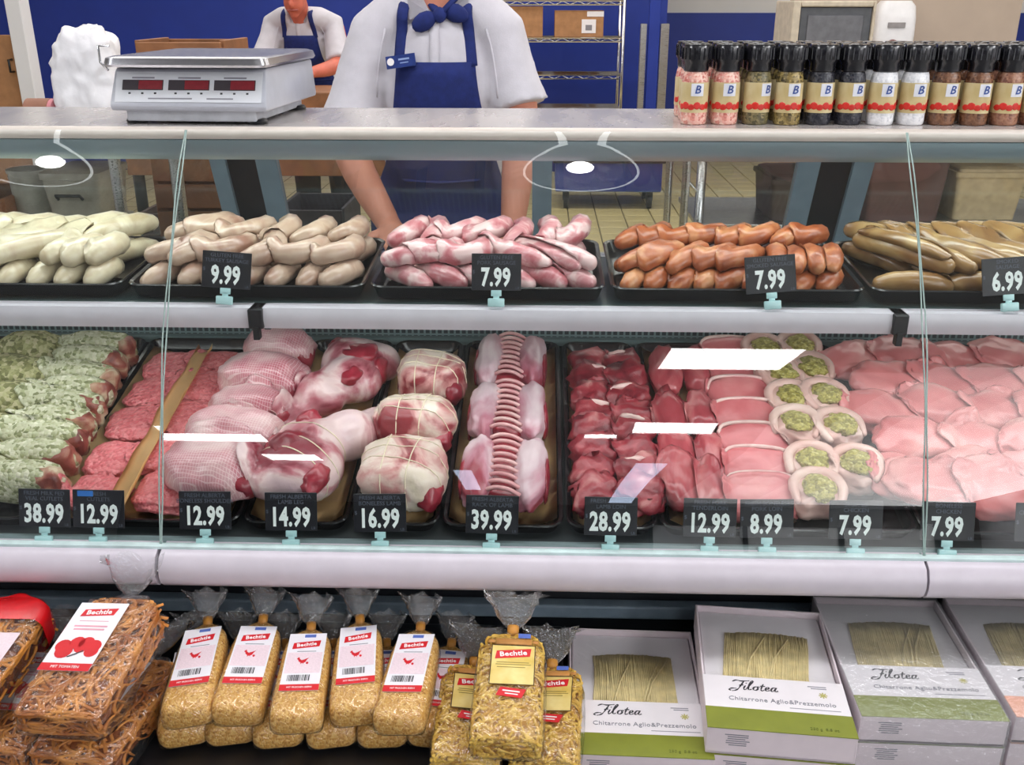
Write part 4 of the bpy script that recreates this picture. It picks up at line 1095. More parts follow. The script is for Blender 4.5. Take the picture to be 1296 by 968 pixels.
# brown ribbon pasta bags
RW, RL, RTH = 0.128, 0.225, 0.056
def make_ribbon_bag():
    t = thing('ribbon_pasta_bag', '', 'pasta bag')
    obj('pasta_mass', bag_body(RW - 0.014, RL - 0.014, RTH - 0.012), RIBBB, t, smooth=True)
    o = obj('ribbons', squiggles(RW, RL, RTH, 420, 0.0032, 0.075, 0.45, 21, flat=0.5, seg=4, steps=8), RIBB, t, smooth=True); o['kind'] = 'stuff'
    fl = bag_body(RW, RL, RTH, 0.003, 0.010, 9); obj('film', fl, FILM, t, smooth=True)
    fl = B(); fan(fl, 0.052, 0.062, RL / 2 + 0.002, 0.012, 0.03, 7); obj('gathered_top', fl, TOPF, t, smooth=True)
    lab = obj('label', quad(0.074, 0.128), LABELW, t, (-0.018, 0.016, RTH / 2 + 0.0036))
    banner(lab, 0.050, 0.0130, 0.045, 0.0120, R(4), 0.0005)
    finelines(lab, [(0, 0.028, 0.044, 0.001), (0.0, 0.018, 0.050, 0.003), (0, 0.012, 0.046, 0.003)], 0.0005, mat('pink_print', (226, 160, 176), 0.5))
    bm = B()
    for x, y, r in ((-0.022, -0.020, 0.011), (-0.016, -0.030, 0.0125), (-0.004, -0.014, 0.011), (0.010, -0.014, 0.011), (0.022, -0.020, 0.012), (0.024, -0.029, 0.010), (0.006, -0.022, 0.010)):
        prism(bm, [(x + r * math.cos(k * PI / 7), y + r * math.sin(k * PI / 7)) for k in range(14)], 0, 0.0004 + r * 0.02)
    obj('tomato_print', bm, RED, lab, (0, 0, 0.0005))
    bm = B(); tube(bm, [(-0.006, -0.040, 0.001), (0.004, -0.034, 0.001), (0.012, -0.028, 0.001)], 0.0012, 5, flat=0.3); obj('knife_print', bm, PRINTK, lab)
    ft = obj('red_foot', quad(0.074, 0.013), RED, lab, (0, -0.0575, 0.0005))
    lettering('MIT TOMATEN', 0.0062, PRINTW, lab, (0, -0.0575, 0.0011), name='foot_lettering')
    return t
rb = make_ribbon_bag()
for i, (x, y, z, rz, tl, ro, lab) in enumerate([(-0.748, 1.135, 0.4845, -3, 0, 0, 'bag of brown ribbon pasta in the lower layer under the red-topped bag'), (-0.612, 1.12, 0.4845, -8, 0, 0, 'bag of brown ribbon pasta in the lower layer next to the noodle bags'), (-0.616, 1.112, 0.584, -5, 10, -3, 'bag of brown ribbon pasta with tomato label lying on top')]):
    o = next_bag(rb, lab, 'bags of brown ribbon pasta')
    o.location = (x, y, z); o.rotation_euler = (R(tl), R(ro), R(rz))
# red-topped bag
t = thing('red_topped_bag', 'pasta bag with red top and pale pink label at the case end', 'pasta bag', (-0.788, 1.125, 0.572), (R(7), R(-2), R(-2)))
obj('pasta_mass', bag_body(RW - 0.014, RL - 0.014, RTH - 0.012), RIBBB, t, smooth=True)
o = obj('ribbons', squiggles(RW, RL, RTH, 260, 0.0032, 0.06, 0.45, 33, flat=0.5, seg=4, steps=6), mat('orange_ribbon_pasta', (206, 132, 40), 0.5, var=0.3, scale=30), t, smooth=True); o['kind'] = 'stuff'
obj('film', bag_body(RW, RL, RTH, 0.003, 0.008, 4), FILM, t, smooth=True)
bm = bag_body(RW, RL, RTH, 0.0042)
bmesh.ops.delete(bm, geom=[v for v in bm.verts if v.co.y < RL * 0.12], context='VERTS')
obj('red_cap', bm, mat('red_film', (212, 24, 30), 0.25, var=0.15, coat=0.5), t, smooth=True)
obj('label', quad(0.105, 0.085), LABELP, t, (0.0, -0.022, RTH / 2 + 0.0042))

# ------------------------------------------------------------------ white pasta boxes
BW, BL, BH = 0.198, 0.292, 0.045
BOXW = mat('white_carton', (232, 226, 230), 0.5, var=0.02)
BOXP = mat('pinkish_white_carton', (226, 212, 218), 0.55, var=0.03)
GREENB = mat('olive_green_band', (128, 134, 44), 0.45, var=0.05)
PEACH = mat('salmon_band', (240, 176, 150), 0.45, var=0.05)
PASTA = mat('pale_egg_pasta', (226, 208, 156), 0.5, var=0.15, scale=50)
GOLD = mat('gold_emblem', (190, 182, 110), 0.5)
INK = mat('dark_script_ink', (52, 50, 56), 0.5)
WFILM = glassy('window_film', (0.985, 0.99, 0.99), 1.45, 0.05, 0.0, bump=0.3, bscale=14)
SHRINK = glassy('shrink_wrap', (0.98, 0.99, 0.99), 1.45, 0.10, 0.04, bump=0.8, bscale=60, white=0.10)
def script_logo(parent, x, y, s, z):
    S = [  # strokes of the flowing word on the lid, unit x-height 1
        [(-0.9, -0.35), (-1.25, -0.15), (-0.9, 0.15), (-0.2, 0.2)], [(-0.95, 1.75), (-0.4, 2.1), (0.4, 1.95), (1.5, 2.15)], [(0.75, 2.0), (0.4, 1.0), (0.05, 0.1), (-0.3, -0.25), (-0.75, -0.4)], [(0.1, 0.95), (0.5, 1.0), (0.75, 1.1)],
        [(1.05, 1.0), (0.85, 0.4), (0.95, 0.05), (1.2, 0.15)], [(1.2, 0.15), (1.7, 1.2), (2.05, 2.0), (1.85, 2.15), (1.6, 1.4), (1.5, 0.4), (1.65, 0.05), (1.95, 0.2)],
        [(2.7, 0.9), (2.3, 0.7), (2.25, 0.2), (2.6, 0.05), (2.9, 0.4), (2.75, 0.9), (3.1, 0.8)], [(3.6, 1.6), (3.4, 0.8), (3.35, 0.2), (3.55, 0.05), (3.8, 0.2)], [(3.15, 1.05), (3.9, 1.1)],
        [(4.0, 0.45), (4.4, 0.6), (4.4, 0.9), (4.1, 0.85), (3.98, 0.35), (4.2, 0.05), (4.6, 0.25)], [(5.4, 0.9), (5.0, 0.85), (4.8, 0.35), (4.95, 0.05), (5.3, 0.4), (5.5, 0.95), (5.35, 0.3), (5.5, 0.05), (5.8, 0.25)]]
    bm = B()
    for st in S:
        pts = bez([(s * (a + 0.18 * b), s * b, 0) for a, b in st], 4); n = len(pts)
        tube(bm, pts, [s * (0.055 + 0.085 * abs(math.sin(2.4 * PI * k / n))) for k in range(n)], 5, flat=0.25)
    prism(bm, [(s * (1.38 + 0.1 * math.cos(k)), s * (1.5 + 0.1 * math.sin(k))) for k in (0, 1.05, 2.1, 3.14, 4.19, 5.24)], 0, 0.0003)
    obj('script_lettering', bm, INK, parent, (x, y, z))
def make_box(name, label, band, angled, seed, wrapped=False):
    t = thing(name, label, 'pasta box', group='white pasta boxes')
    y0, y1 = -BL / 2, BL / 2; yb = y0 + 0.112
    bm = B()
    box2(bm, (-BW / 2, y0, 0), (BW / 2, y1, 0.003))
    for s in (-1, 1): box2(bm, (s * BW / 2 - 0.0015, y0, 0), (s * BW / 2 + 0.0015, y1, BH - 0.001), 0.0005, 1)
    box2(bm, (-BW / 2, y0, 0), (BW / 2, y0 + 0.003, BH - 0.001), 0.0005, 1); box2(bm, (-BW / 2, y1 - 0.003, 0), (BW / 2, y1, BH - 0.001), 0.0005, 1)
    obj('carton', bm, BOXP, t)
    bm = B(); box2(bm, (-BW / 2 + 0.003, y0 + 0.004, 0.004), (BW / 2 - 0.003, y1 - 0.004, 0.034), 0.002, 1); obj('inner_tray', bm, BOXW, t)
    rnd = random.Random(seed); bm = B()
    for k in range(46):
        x = -0.062 + 0.124 * k / 45; sl = angled * 0.35
        pts = [(x + sl * (yy - 0.03) * 0.3 + 0.004 * noise.noise(Vector((x * 40, yy * 12, seed))), yy, 0.0345 + 0.005 * (1 - (x / 0.066) ** 2) + rnd.uniform(-0.001, 0.001)) for yy in (yb - 0.02, yb + 0.02, yb + 0.055, yb + 0.09, yb + 0.118)]
        tube(bm, pts, 0.0017, 5)
    for k in range(3):
        x = rnd.uniform(-0.03, 0.03); tube(bm, [(x - 0.012, yb, 0.041), (x, yb + 0.05, 0.0412), (x + rnd.uniform(0.005, 0.03), yb + 0.105, 0.041)], 0.0017, 5)
    o = obj('pasta_strands', bm, PASTA, t, smooth=True); o['kind'] = 'stuff'
    bm = B(); bm.faces.new([bm.verts.new(q) for q in ((-BW / 2 + 0.001, yb, BH - 0.0012), (BW / 2 - 0.001, yb, BH - 0.0012), (BW / 2 - 0.001, y1 - 0.001, BH - 0.0012), (-BW / 2 + 0.001, y1 - 0.001, BH - 0.0012))]); obj('window_film', bm, WFILM, t)
    bm = B(); box2(bm, (-BW / 2 - 0.0012, y0 - 0.0012, BH - 0.001), (BW / 2 + 0.0012, yb, BH + 0.0005), 0.0004, 1)
    lid = obj('sleeve_band', bm, BOXW, t)
    bm = B(); box2(bm, (-BW / 2 - 0.0016, y0 - 0.0018, BH - 0.0008), (BW / 2 + 0.0016, y0 + 0.042, BH + 0.0010), 0.0004, 1); obj('colour_band', bm, band, t)
    z = BH + 0.0008
    script_logo(lid, -0.052, yb - 0.030, 0.0098, z)
    lettering('Chitarrone Aglio&Prezzemolo', 0.0118, PRINTG, lid, (0.008, yb - 0.050, z), sx=0.98, spacing=1.05)
    finelines(lid, [(0.052, yb - 0.062, 0.07, 0.0009), (0.062, yb - 0.012, 0.026, 0.0014), (0.064, yb - 0.016, 0.022, 0.0014)], z, PRINTG)
    bm = B()
    for k in range(8): tube(bm, [(0.068, yb - 0.030, 0), (0.068 + 0.006 * math.cos(k * PI / 4), yb - 0.030 + 0.006 * math.sin(k * PI / 4), 0)], 0.001, 4, flat=0.3)
    obj('gold_emblem', bm, GOLD, lid, (0, 0, z))
    lettering('250 g  8.8 oz', 0.0075, mat('dark_olive_print', (104, 112, 40), 0.5), t, (0.058, y0 + 0.010, BH + 0.0013), name='weight_lettering')
    finelines(t, [(-0.055, y0 - 0.0004, 0.04, 0.0)], 0.02) if False else None
    bm = B()
    for k in range(6): box(bm, (-0.060 + (k % 2) * 0.002, y0 - 0.0004, 0.034 - k * 0.0035), (0.032 - (k % 3) * 0.004, 0.0006, 0.0012))
    obj('printed_panel', bm, PRINTG, t)
    if wrapped:
        bm = B(); box(bm, (0, 0, BH / 2 + 0.0006), (BW + 0.007, BL + 0.007, BH + 0.0022), 0.001, 2)
        bmesh.ops.subdivide_edges(bm, edges=[e for e in bm.edges if e.calc_length() > 0.05], cuts=10, use_grid_fill=True)
        rough(bm, 0.0006, 70, seed)
        obj('shrink_wrap', bm, SHRINK, t, smooth=True)
    return t
def box_at(t, front_left, front_right, z):
    a = atz(*front_left, z); b = atz(*front_right, z); d = (b - a).normalized()
    c = (a + b) / 2 + Vector((-d.y, d.x, 0)) * (BL / 2)
    t.location = (c.x, c.y, z - BH); t.rotation_euler = (0, 0, math.atan2(d.y, d.x))
# stacks: lower boxes first
ZS = [0.3335 + k * 0.0480 for k in range(5)]
stackpos = []
b1 = make_box('pasta_box', 'white pasta box with green band, lower than its neighbours, beside the spaetzle', GREENB, 0.0, 1)
box_at(b1, (727, 953), (898, 960), ZS[2] + BH - 0.0468 + 0.0468)
b2 = make_box('pasta_box', 'white pasta box with green band and slanting pasta strands, topmost of the tall stack', GREENB, 1.0, 2)
box_at(b2, (898, 919), (1084, 934), ZS[3] + BH)
b3 = make_box('pasta_box', 'shrink-wrapped white pasta box with pale green band', GREENB, 1.2, 3, True)
box_at(b3, (1091, 905), (1277, 912), ZS[3] + BH)
b4 = make_box('pasta_box', 'shrink-wrapped white pasta box with salmon band at the end of the row', PEACH, 1.2, 4, True)
box_at(b4, (1284, 906), (1478, 914), ZS[3] + BH)
for top, n, nm in ((b1, 2, 'first'), (b2, 3, 'second'), (b3, 3, 'third'), (b4, 3, 'fourth')):
    for k in range(n):
        c = copy_tree(top); c.location.z = ZS[k]
        c.location.x += (0.001, -0.002, 0.0015)[k]; c.location.y += (0.004, -0.002, 0.002)[k]
        c['label'] = f'white pasta box, {ORD[n - k]} from the top of the {nm} stack from the spaetzle'
    top.location.z = ZS[n]

# ================================================================== ON THE COUNTER TOP
CT = 1.2547
# retail scale
sx0 = at(251, 140, 1.70).x
t = thing('counter_scale', 'white and steel retail scale with three red displays on the counter', 'scale', (sx0, 1.655, CT), (0, 0, R(-3)))
SCW, SCD = 0.268, 0.30
SILV = mat('silver_grey_plastic', (182, 184, 194), 0.3, var=0.04, coat=0.3)
bm = B()
pr = [(0, 0.022), (-0.004, 0.026), (-0.004, 0.034), (0.022, 0.086), (0.03, 0.090), (SCD, 0.090), (SCD + 0.004, 0.03), (SCD, 0.022)]
extrude_x(bm, pr, -SCW / 2, SCW / 2)
for v in bm.verts:
    if v.co.z > 0.05: v.co.x *= 0.965
es = [e for e in bm.edges]; bmesh.ops.bevel(bm, geom=es, offset=0.004, segments=2, profile=0.5, affect='EDGES')
obj('housing', bm, SILV, t, smooth=True, angle=40)
bm = B(); box2(bm, (-0.115, 0.012, 0.004), (0.110, SCD - 0.02, 0.024), 0.003); obj('base_plate', bm, mat('pale_grey_base', (190, 192, 198), 0.4), t)
for x in (-0.105, 0.105):
    for y in (0.03, SCD - 0.04):
        bm = B(); lathe(bm, [(0.017, 0.0), (0.018, 0.004), (0.015, 0.008)], 14, (x, y, 0)); obj('foot', bm, BLACKP, t, smooth=True, angle=40)
bm = B()
loft(bm, [[(x, y + SCD / 2, z) for x, y in rrect(w, d, r)] for w, d, z, r in ((SCW - 0.03, SCD - 0.03, 0.091, 0.02), (SCW + 0.006, SCD + 0.012, 0.092, 0.02), (SCW + 0.012, SCD + 0.018, 0.096, 0.022), (SCW + 0.006, SCD + 0.012, 0.106, 0.022), (SCW - 0.01, SCD - 0.006, 0.1085, 0.02), (SCW - 0.03, SCD - 0.03, 0.1075, 0.02))])
obj('weighing_pan', bm, brushed('pan_steel', (186, 186, 192), 0.22), t, smooth=True, angle=40)
fx = R(90) - math.atan2(0.026, 0.052)
FM = Matrix.Translation((0, -0.004, 0.034)) @ Matrix.Rotation(math.atan2(0.052, 0.026), 4, 'X')
fp = bpy.data.objects.new('front_panel', tomesh('front_panel', quad(0.250, 0.052, 0.0008, (0, 0.029)))); fp.data.materials.append(mat('pale_panel', (214, 216, 222), 0.35, var=0.02)); COL.objects.link(fp); fp.parent = t
fp.matrix_local = FM
REDG = mat('red_digit_glow', (112, 26, 36), 0.35, var=0.12, scale=120, emit=0.25)
for k, (x, w, s, cap) in enumerate(((-0.078, 0.070, '0.00', 'WEIGHT'), (0.001, 0.070, '0.00', 'UNIT PRICE'), (0.079, 0.070, '0.00', 'TOTAL PRICE'))):
    d = obj('display_window', quad(w, 0.0175, 0.0006, (0, 0)), mat('dark_display', (66, 60, 66), 0.25, var=0.1), fp, (x, 0.032, 0.001))
    obj('red_digit_field', quad(w * 0.58, 0.0150, 0.0004), REDG, d, (w * 0.19, 0, 0.0007))
    finelines(fp, [(x, 0.0445, w * 0.55, 0.0028)], 0.0010)
    bm = B()
    for q in range(3): box(bm, (x - 0.022 + q * 0.022, 0.018, 0.001), (0.004, 0.003, 0.0003))
    obj('key_mark', bm, PRINTK, fp)
finelines(fp, [(-0.030, 0.009, 0.075, 0.0022), (0.055, 0.009, 0.045, 0.0022)], 0.0010)
bm = B(); tube(bm, [(-0.139, 0.02, 0.085), (-0.150, 0.018, 0.098), (-0.150, 0.018, 0.124), (-0.132, 0.02, 0.124)], 0.002, 6); obj('wire_clip', bm, CHROME, t, smooth=True)

# spice grinders
def grains(name, cols): return gritty(name, cols, 260, 0.25, 0.35, 0.002)
SPICE = [grains('pink_salt', [(214, 132, 120), (236, 178, 164), (240, 206, 190), (198, 104, 96)]), grains('green_herb_salt', [(78, 74, 52), (112, 104, 72), (146, 132, 92)]),
         grains('mixed_seeds', [(96, 84, 50), (140, 120, 72), (176, 154, 96), (60, 52, 36)]), grains('black_pepper', [(26, 28, 38), (44, 46, 56), (70, 68, 72)]),
         grains('white_salt', [(226, 226, 230), (240, 240, 242), (210, 212, 218)]), grains('brown_spice', [(110, 74, 54), (140, 98, 72), (84, 54, 40)]), grains('rosy_spice', [(150, 104, 84), (176, 130, 104), (120, 76, 62)])]
LABT = mat('tan_jar_label', (206, 184, 130), 0.4, var=0.10, scale=25, rgb2=(222, 208, 166))
def cylpatch(r, z0, z1, a0, a1, n=12, th=0.0004):
    bm = B(); rows = []
    for k in range(n + 1):
        a = R(a0 + (a1 - a0) * k / n); rows.append([bm.verts.new((rr_ * math.sin(a), -rr_ * math.cos(a), z)) for rr_, z in ((r, z0), (r + th, z0), (r + th, z1), (r, z1))])
    for p, q in zip(rows, rows[1:]):
        for j in range(4): bm.faces.new((p[j], p[(j + 1) % 4], q[(j + 1) % 4], q[j]))
    bm.faces.new(rows[0]); bm.faces.new(rows[-1][::-1])
    bmesh.ops.recalc_face_normals(bm, faces=bm.faces[:]); return bm
def make_grinder():
    t = thing('spice_grinder', 'x', 'spice jar')
    bm = B(); lathe(bm, [(0.0195, 0.0), (0.0215, 0.002), (0.0222, 0.008), (0.0222, 0.070), (0.0205, 0.080), (0.0175, 0.088)], 22); obj('glass_jar', bm, SPICE[0], t, smooth=True, angle=50)
    bm = B(); lathe(bm, [(0.0185, 0.084), (0.0205, 0.086), (0.021, 0.098), (0.0235, 0.102), (0.0238, 0.124), (0.0222, 0.1275), (0.015, 0.1275), (0.014, 0.1262), (0.0, 0.1262)], 24); obj('grinder_cap', bm, mat('black_cap', (24, 24, 30), 0.18, var=0.1, coat=0.6), t, smooth=True, angle=35)
    bm = B()
    for k in range(18): a = 2 * PI * k / 18; box(bm, (0.0236 * math.cos(a), 0.0236 * math.sin(a), 0.113), (0.002, 0.002, 0.018), M=None)
    obj('cap_ridges', bm, MATS['black_cap'], t)
    lab = obj('label', cylpatch(0.0224, 0.020, 0.068, -105, 105, 18), LABT, t, smooth=True, angle=40)
    em = obj('emblem_disc', cylpatch(0.0229, 0.0465, 0.0665, -15, 37, 8), mat('white_emblem', (226, 228, 236), 0.4, var=0.02), lab, smooth=True, angle=40)
    a = R(11); lt = lettering('B', 0.0185, mat('blue_letter', (44, 76, 150), 0.4), lab, (0.0238 * math.sin(a), -0.0238 * math.cos(a), 0.0565), (R(90), 0, a), bold=0.0002, shear=0.2, name='initial')
    bm = B()
    for k in range(6):
        a = R(-62 + 25 * k); c = Vector((0.0228 * math.sin(a), -0.0228 * math.cos(a), 0.029 + 0.0022 * (k % 2)))
        ellipsoid(bm, c, (0.0066, 0.0066, 0.0050 + 0.0012 * (k % 2)), None, 2)
        for v in bm.verts:
            d = math.hypot(v.co.x, v.co.y)
            if d > 0.02335: v.co.x *= 0.02335 / d; v.co.y *= 0.02335 / d
    obj('tomato_print', bm, mat('tomato_red', (206, 44, 34), 0.4, var=0.15, scale=80), lab, smooth=True)
    return t
gr = make_grinder()
kinds = [0, 0, 1, 2, 3, 3, 4, 4, 5, 5, 6, 6]
knames = ['pink salt', 'pink salt', 'green herbs', 'mixed seeds', 'black pepper', 'black pepper', 'white salt', 'white salt', 'brown spice', 'brown spice', 'rosy spice', 'rosy spice']
used = False
for r_ in range(3):
    for k in range(12):
        x = at(877 + 39.3 * k, 150, 1.70).x + r_ * 0.0005
        o = gr if not used else copy_tree(gr); used = True
        o.location = (x + (0.004 if r_ else 0) * (1 if k == 0 else 1), 1.700 + 0.060 * r_ + 0.002 * ((k * 7) % 3), CT); o.rotation_euler = (0, 0, R(((k * 37 + r_ * 11) % 17) - 8 + (25 if k == 2 else 0)))
        o['label'] = f'spice grinder of {knames[k]} with black cap, {ORD[k]} along the ' + ('front' if r_ == 0 else ORD[r_] + ' hidden') + ' row'
        o['group'] = 'spice grinders on the counter'
        for ch in o.children:
            if ch.name.startswith('glass_jar') and kinds[k] != 0:
                me = ch.data
                key = ('jar', kinds[k])
                if key not in TXT:
                    m2 = me.copy(); m2.materials.clear(); m2.materials.append(SPICE[kinds[k]]); TXT[key] = m2
                ch.data = TXT[key]

# ================================================================== PEOPLE
TROUS = mat('dark_trousers', (34, 36, 44), 0.9, var=0.1)
HAIR = mat('brown_hair', (74, 50, 36), 0.7, var=0.25, scale=90)
EYEW = mat('eye_white', (236, 232, 228), 0.2, var=0.01)
IRIS = mat('eye_iris', (70, 60, 48), 0.2)
LIP = mat('lips', (176, 96, 88), 0.5)
def person(label, P, skin, faceM, head_tilt, tie=True, yaw=0.0):
    """P: joints in metres. The figure faces -y"""
    V = {k: Vector(v) for k, v in P.items()}
    t = thing('person', label, 'person', (V['pelvis'].x, V['pelvis'].y, 0))
    off = -Vector(t.location)
    for k in V: V[k] = V[k] + off
    HM = Matrix.Translation(V['head']) @ Matrix.Rotation(yaw, 4, 'Z') @ Matrix.Rotation(head_tilt, 4, 'X')
    b = B()
    mid = (V['pelvis'] + V['chest']) / 2
    tube(b, bez([V['pelvis'], mid, V['chest'], V['neck']], 5), [0.125] * 5 + [0.12] * 5 + [0.12, 0.112, 0.095, 0.078, 0.062, 0.055], 14, flat=1.0, round_ends=True)
    tube(b, [V['neck'] - (V['head'] - V['neck']) * 0.4, V['neck'], V['head'] + HM.to_3x3() @ Vector((0, 0.02, -0.05))], [0.06, 0.056, 0.058], 14)
    ellipsoid(b, V['head'] + HM.to_3x3() @ Vector((0, 0.018, 0.035)), (0.074, 0.092, 0.088), HM.to_3x3().to_4x4())
    ellipsoid(b, V['head'] + HM.to_3x3() @ Vector((0, -0.020, -0.045)), (0.056, 0.062, 0.068), HM.to_3x3().to_4x4())
    ellipsoid(b, V['head'] + HM.to_3x3() @ Vector((0, -0.058, -0.092)), (0.026, 0.022, 0.020), HM.to_3x3().to_4x4(), 2)
    ellipsoid(b, V['head'] + HM.to_3x3() @ Vector((0, -0.088, -0.018)), (0.014, 0.018, 0.026), HM.to_3x3().to_4x4(), 2)
    for s in (-1, 1): ellipsoid(b, V['head'] + HM.to_3x3() @ Vector((s * 0.076, 0.018, -0.008)), (0.010, 0.020, 0.031), HM.to_3x3().to_4x4(), 2)
    for s, nm in ((-1, 'l'), (1, 'r')):
        sh, el, wr, hd = V['sh_' + nm], V['el_' + nm], V['wr_' + nm], V['ha_' + nm]
        tube(b, bez([V['chest'] + Vector((s * 0.08, 0, 0.06)), sh, el, wr], 5), [0.06, 0.058, 0.056, 0.055, 0.054, 0.053, 0.051, 0.049, 0.046, 0.044, 0.043, 0.043, 0.041, 0.037, 0.032, 0.028], 12, round_ends=True)
        d = (hd - wr).normalized(); side = d.cross(Vector((0, 0, 1))).normalized() * -s; up = side.cross(d) * -s
        up = d.cross(side).normalized(); up = up if up.z > 0 else -up
        palm = wr + d * 0.045
        M = Matrix((side, d, up)).transposed().to_4x4()
        ellipsoid(b, palm, (0.041, 0.052, 0.016), M)
        tube(b, [wr - d * 0.01, wr + d * 0.03], [0.029, 0.033], 10, round_ends=True)
        for k, (o_, ln) in enumerate(((-0.030, 0.058), (-0.010, 0.074), (0.010, 0.080), (0.030, 0.072))):
            r0 = palm + side * o_ + d * 0.040
            tube(b, [r0 - d * 0.015, r0 + d * ln * 0.45 + up * 0.006, r0 + d * ln * 0.8 - up * 0.004, r0 + d * ln - up * 0.016], [0.0098, 0.0092, 0.0085, 0.0075], 8, round_ends=True)
        r0 = palm + side * 0.034 - d * 0.025
        tube(b, [r0 - side * 0.012, r0 + side * 0.020 + d * 0.018, r0 + side * 0.030 + d * 0.048 - up * 0.006], [0.013, 0.0115, 0.009], 8, round_ends=True)
        hip = V['pelvis'] + Vector((s * 0.09, 0, -0.04)); kn = Vector((s * 0.105, -0.02, 0.50)); an = Vector((s * 0.11, 0.03, 0.09))
        tube(b, bez([hip, kn, an], 5), [0.095, 0.09, 0.085, 0.075, 0.068, 0.062, 0.062, 0.058, 0.05, 0.044, 0.042], 12, round_ends=True)
        ellipsoid(b, an + Vector((0, -0.06, -0.055)), (0.042, 0.11, 0.032))
    fuse('body', b, 0.0065, skin, t, 4)
    # face
    for s in (-1, 1):
        b = B(); ellipsoid(b, HM @ Vector((s * 0.031, -0.076, 0.012)), (0.0125, 0.010, 0.0085), HM.to_3x3().to_4x4(), 2); e = obj('eye', b, EYEW, t, smooth=True)
        b = B(); ellipsoid(b, HM @ Vector((s * 0.031, -0.0845, 0.011)), (0.0055, 0.003, 0.0055), HM.to_3x3().to_4x4(), 2); obj('iris', b, IRIS, e, smooth=True)
        b = B(); tube(b, [HM @ Vector(q) for q in ((s * 0.016, -0.081, 0.030), (s * 0.032, -0.083, 0.035), (s * 0.047, -0.074, 0.030))], 0.0038, 6, round_ends=True); obj('eyebrow', b, HAIR, t, smooth=True)
    b = B(); tube(b, [HM @ Vector(q) for q in ((-0.024, -0.074, -0.058), (-0.009, -0.082, -0.055), (0.009, -0.082, -0.055), (0.024, -0.074, -0.058))], 0.006, 8, round_ends=True); obj('mouth', b, LIP, t, smooth=True)
    b = B(); ellipsoid(b, (0, 0.024, 0.046), (0.081, 0.096, 0.086), None, 4)
    bmesh.ops.delete(b, geom=[v for v in b.verts if v.co.z < 0.03 + (0.03 if v.co.y < -0.03 else -0.06 * (v.co.y + 0.03) / 0.1)], context='VERTS')
    rough(b, 0.004, 40, 3)
    for v in b.verts: v.co = HM @ v.co
    bmesh.ops.solidify(b, geom=b.faces[:], thickness=0.004); obj('hair', b, HAIR, t, smooth=True)
    # shirt with short sleeves
    b = B()
    tube(b, bez([V['pelvis'] + Vector((0, 0, -0.05)), mid, V['chest'], V['neck'] - (V['neck'] - V['chest']) * 0.12], 5), [0.146] * 5 + [0.142] * 5 + [0.142, 0.138, 0.125, 0.106, 0.086, 0.072], 18, round_ends=False)
    ellipsoid(b, V['chest'] + Vector((0, 0.0, -0.02)), (0.168, 0.13, 0.15)); ellipsoid(b, mid, (0.160, 0.14, 0.19))
    for s, nm in ((-1, 'l'), (1, 'r')):
        sh, el = V['sh_' + nm], V['el_' + nm]
        nk = V['neck'] + Vector((s * 0.03, 0, -0.02))
        tube(b, [nk, (nk + sh) / 2 + Vector((0, 0, 0.012)), sh, sh + (el - sh) * 0.35, sh + (el - sh) * 0.7, sh + (el - sh) * 0.98], [0.056, 0.064, 0.066, 0.062, 0.064, 0.072], 14, round_ends=False)
    rough(b, 0.006, 9, 4)
    shirt = fuse('shirt', b, 0.011, SHIRT, t, 3)
    bm0 = B(); bm0.from_mesh(shirt.data); bv = BVHTree.FromBMesh(bm0); bm0.free()
    def front(x, z, out=0.006, dflt=0.0):
        h = bv.ray_cast(Vector((x, -1.5, z)), Vector((0, 1, 0)))
        return Vector((x, (h[0].y if h[0] is not None else dflt) - out, z))
    # collar, placket
    cz = V['neck'].z
    for s in (-1, 1):
        b = B(); q = [front(s * 0.012, cz - 0.045, 0.010), front(s * 0.065, cz - 0.055, 0.008), front(s * 0.075, cz - 0.005, 0.002), front(s * 0.045, cz + 0.012, 0.004)]
        q = [Vector((V['neck'].x + p.x, p.y, p.z)) for p in q]
        vs = [b.verts.new(p) for p in q]; b.faces.new(vs); bmesh.ops.solidify(b, geom=b.faces[:], thickness=0.004); obj('collar', b, SHIRT, t)
    b = B(); xs = V['chest'].x
    tube(b, [front(xs, cz - 0.05 - 0.02 * k, 0.002) for k in range(12)], 0.013, 6, flat=0.2); obj('placket', b, SHIRT, t, smooth=True)
    for s in (-1, 1):
        b = B(); tube(b, [front(xs + s * x_, cz - z_, 0.0005) for x_, z_ in ((0.118, 0.075), (0.128, 0.11), (0.136, 0.15), (0.142, 0.19), (0.146, 0.23))], 0.003, 5, flat=0.5); obj('sleeve_seam', b, SHIRT, t, smooth=True)
    # trousers and shoes
    b = B()
    ellipsoid(b, V['pelvis'] + Vector((0, 0, -0.02)), (0.175, 0.14, 0.13))
    for s in (-1, 1):
        hip = V['pelvis'] + Vector((s * 0.09, 0, -0.05)); tube(b, bez([hip, Vector((s * 0.105, -0.02, 0.50)), Vector((s * 0.11, 0.03, 0.05))], 5), [0.11, 0.107, 0.10, 0.094, 0.088, 0.084, 0.08, 0.076, 0.074, 0.072, 0.072], 14)
    fuse('trousers', b, 0.012, TROUS, t, 3)
    for s in (-1, 1):
        b = B(); ellipsoid(b, (s * 0.11, -0.035, 0.045), (0.052, 0.135, 0.045)); ellipsoid(b, (s * 0.11, 0.05, 0.06), (0.046, 0.06, 0.055))
        for v in b.verts: v.co.z = max(v.co.z, 0.001)
        obj('shoe', b, BLACKP, t, smooth=True)
    # bib apron, hung in front of the shirt
    b = B(); g = []
    zt = V['chest'].z + 0.045; zb = 0.52; NZ = 26; NX = 14
    pv = [front(V['pelvis'].x + x, V['pelvis'].z + 0.05, 0.012).y for x in (-0.05, 0, 0.05)]; ymin = min(pv)
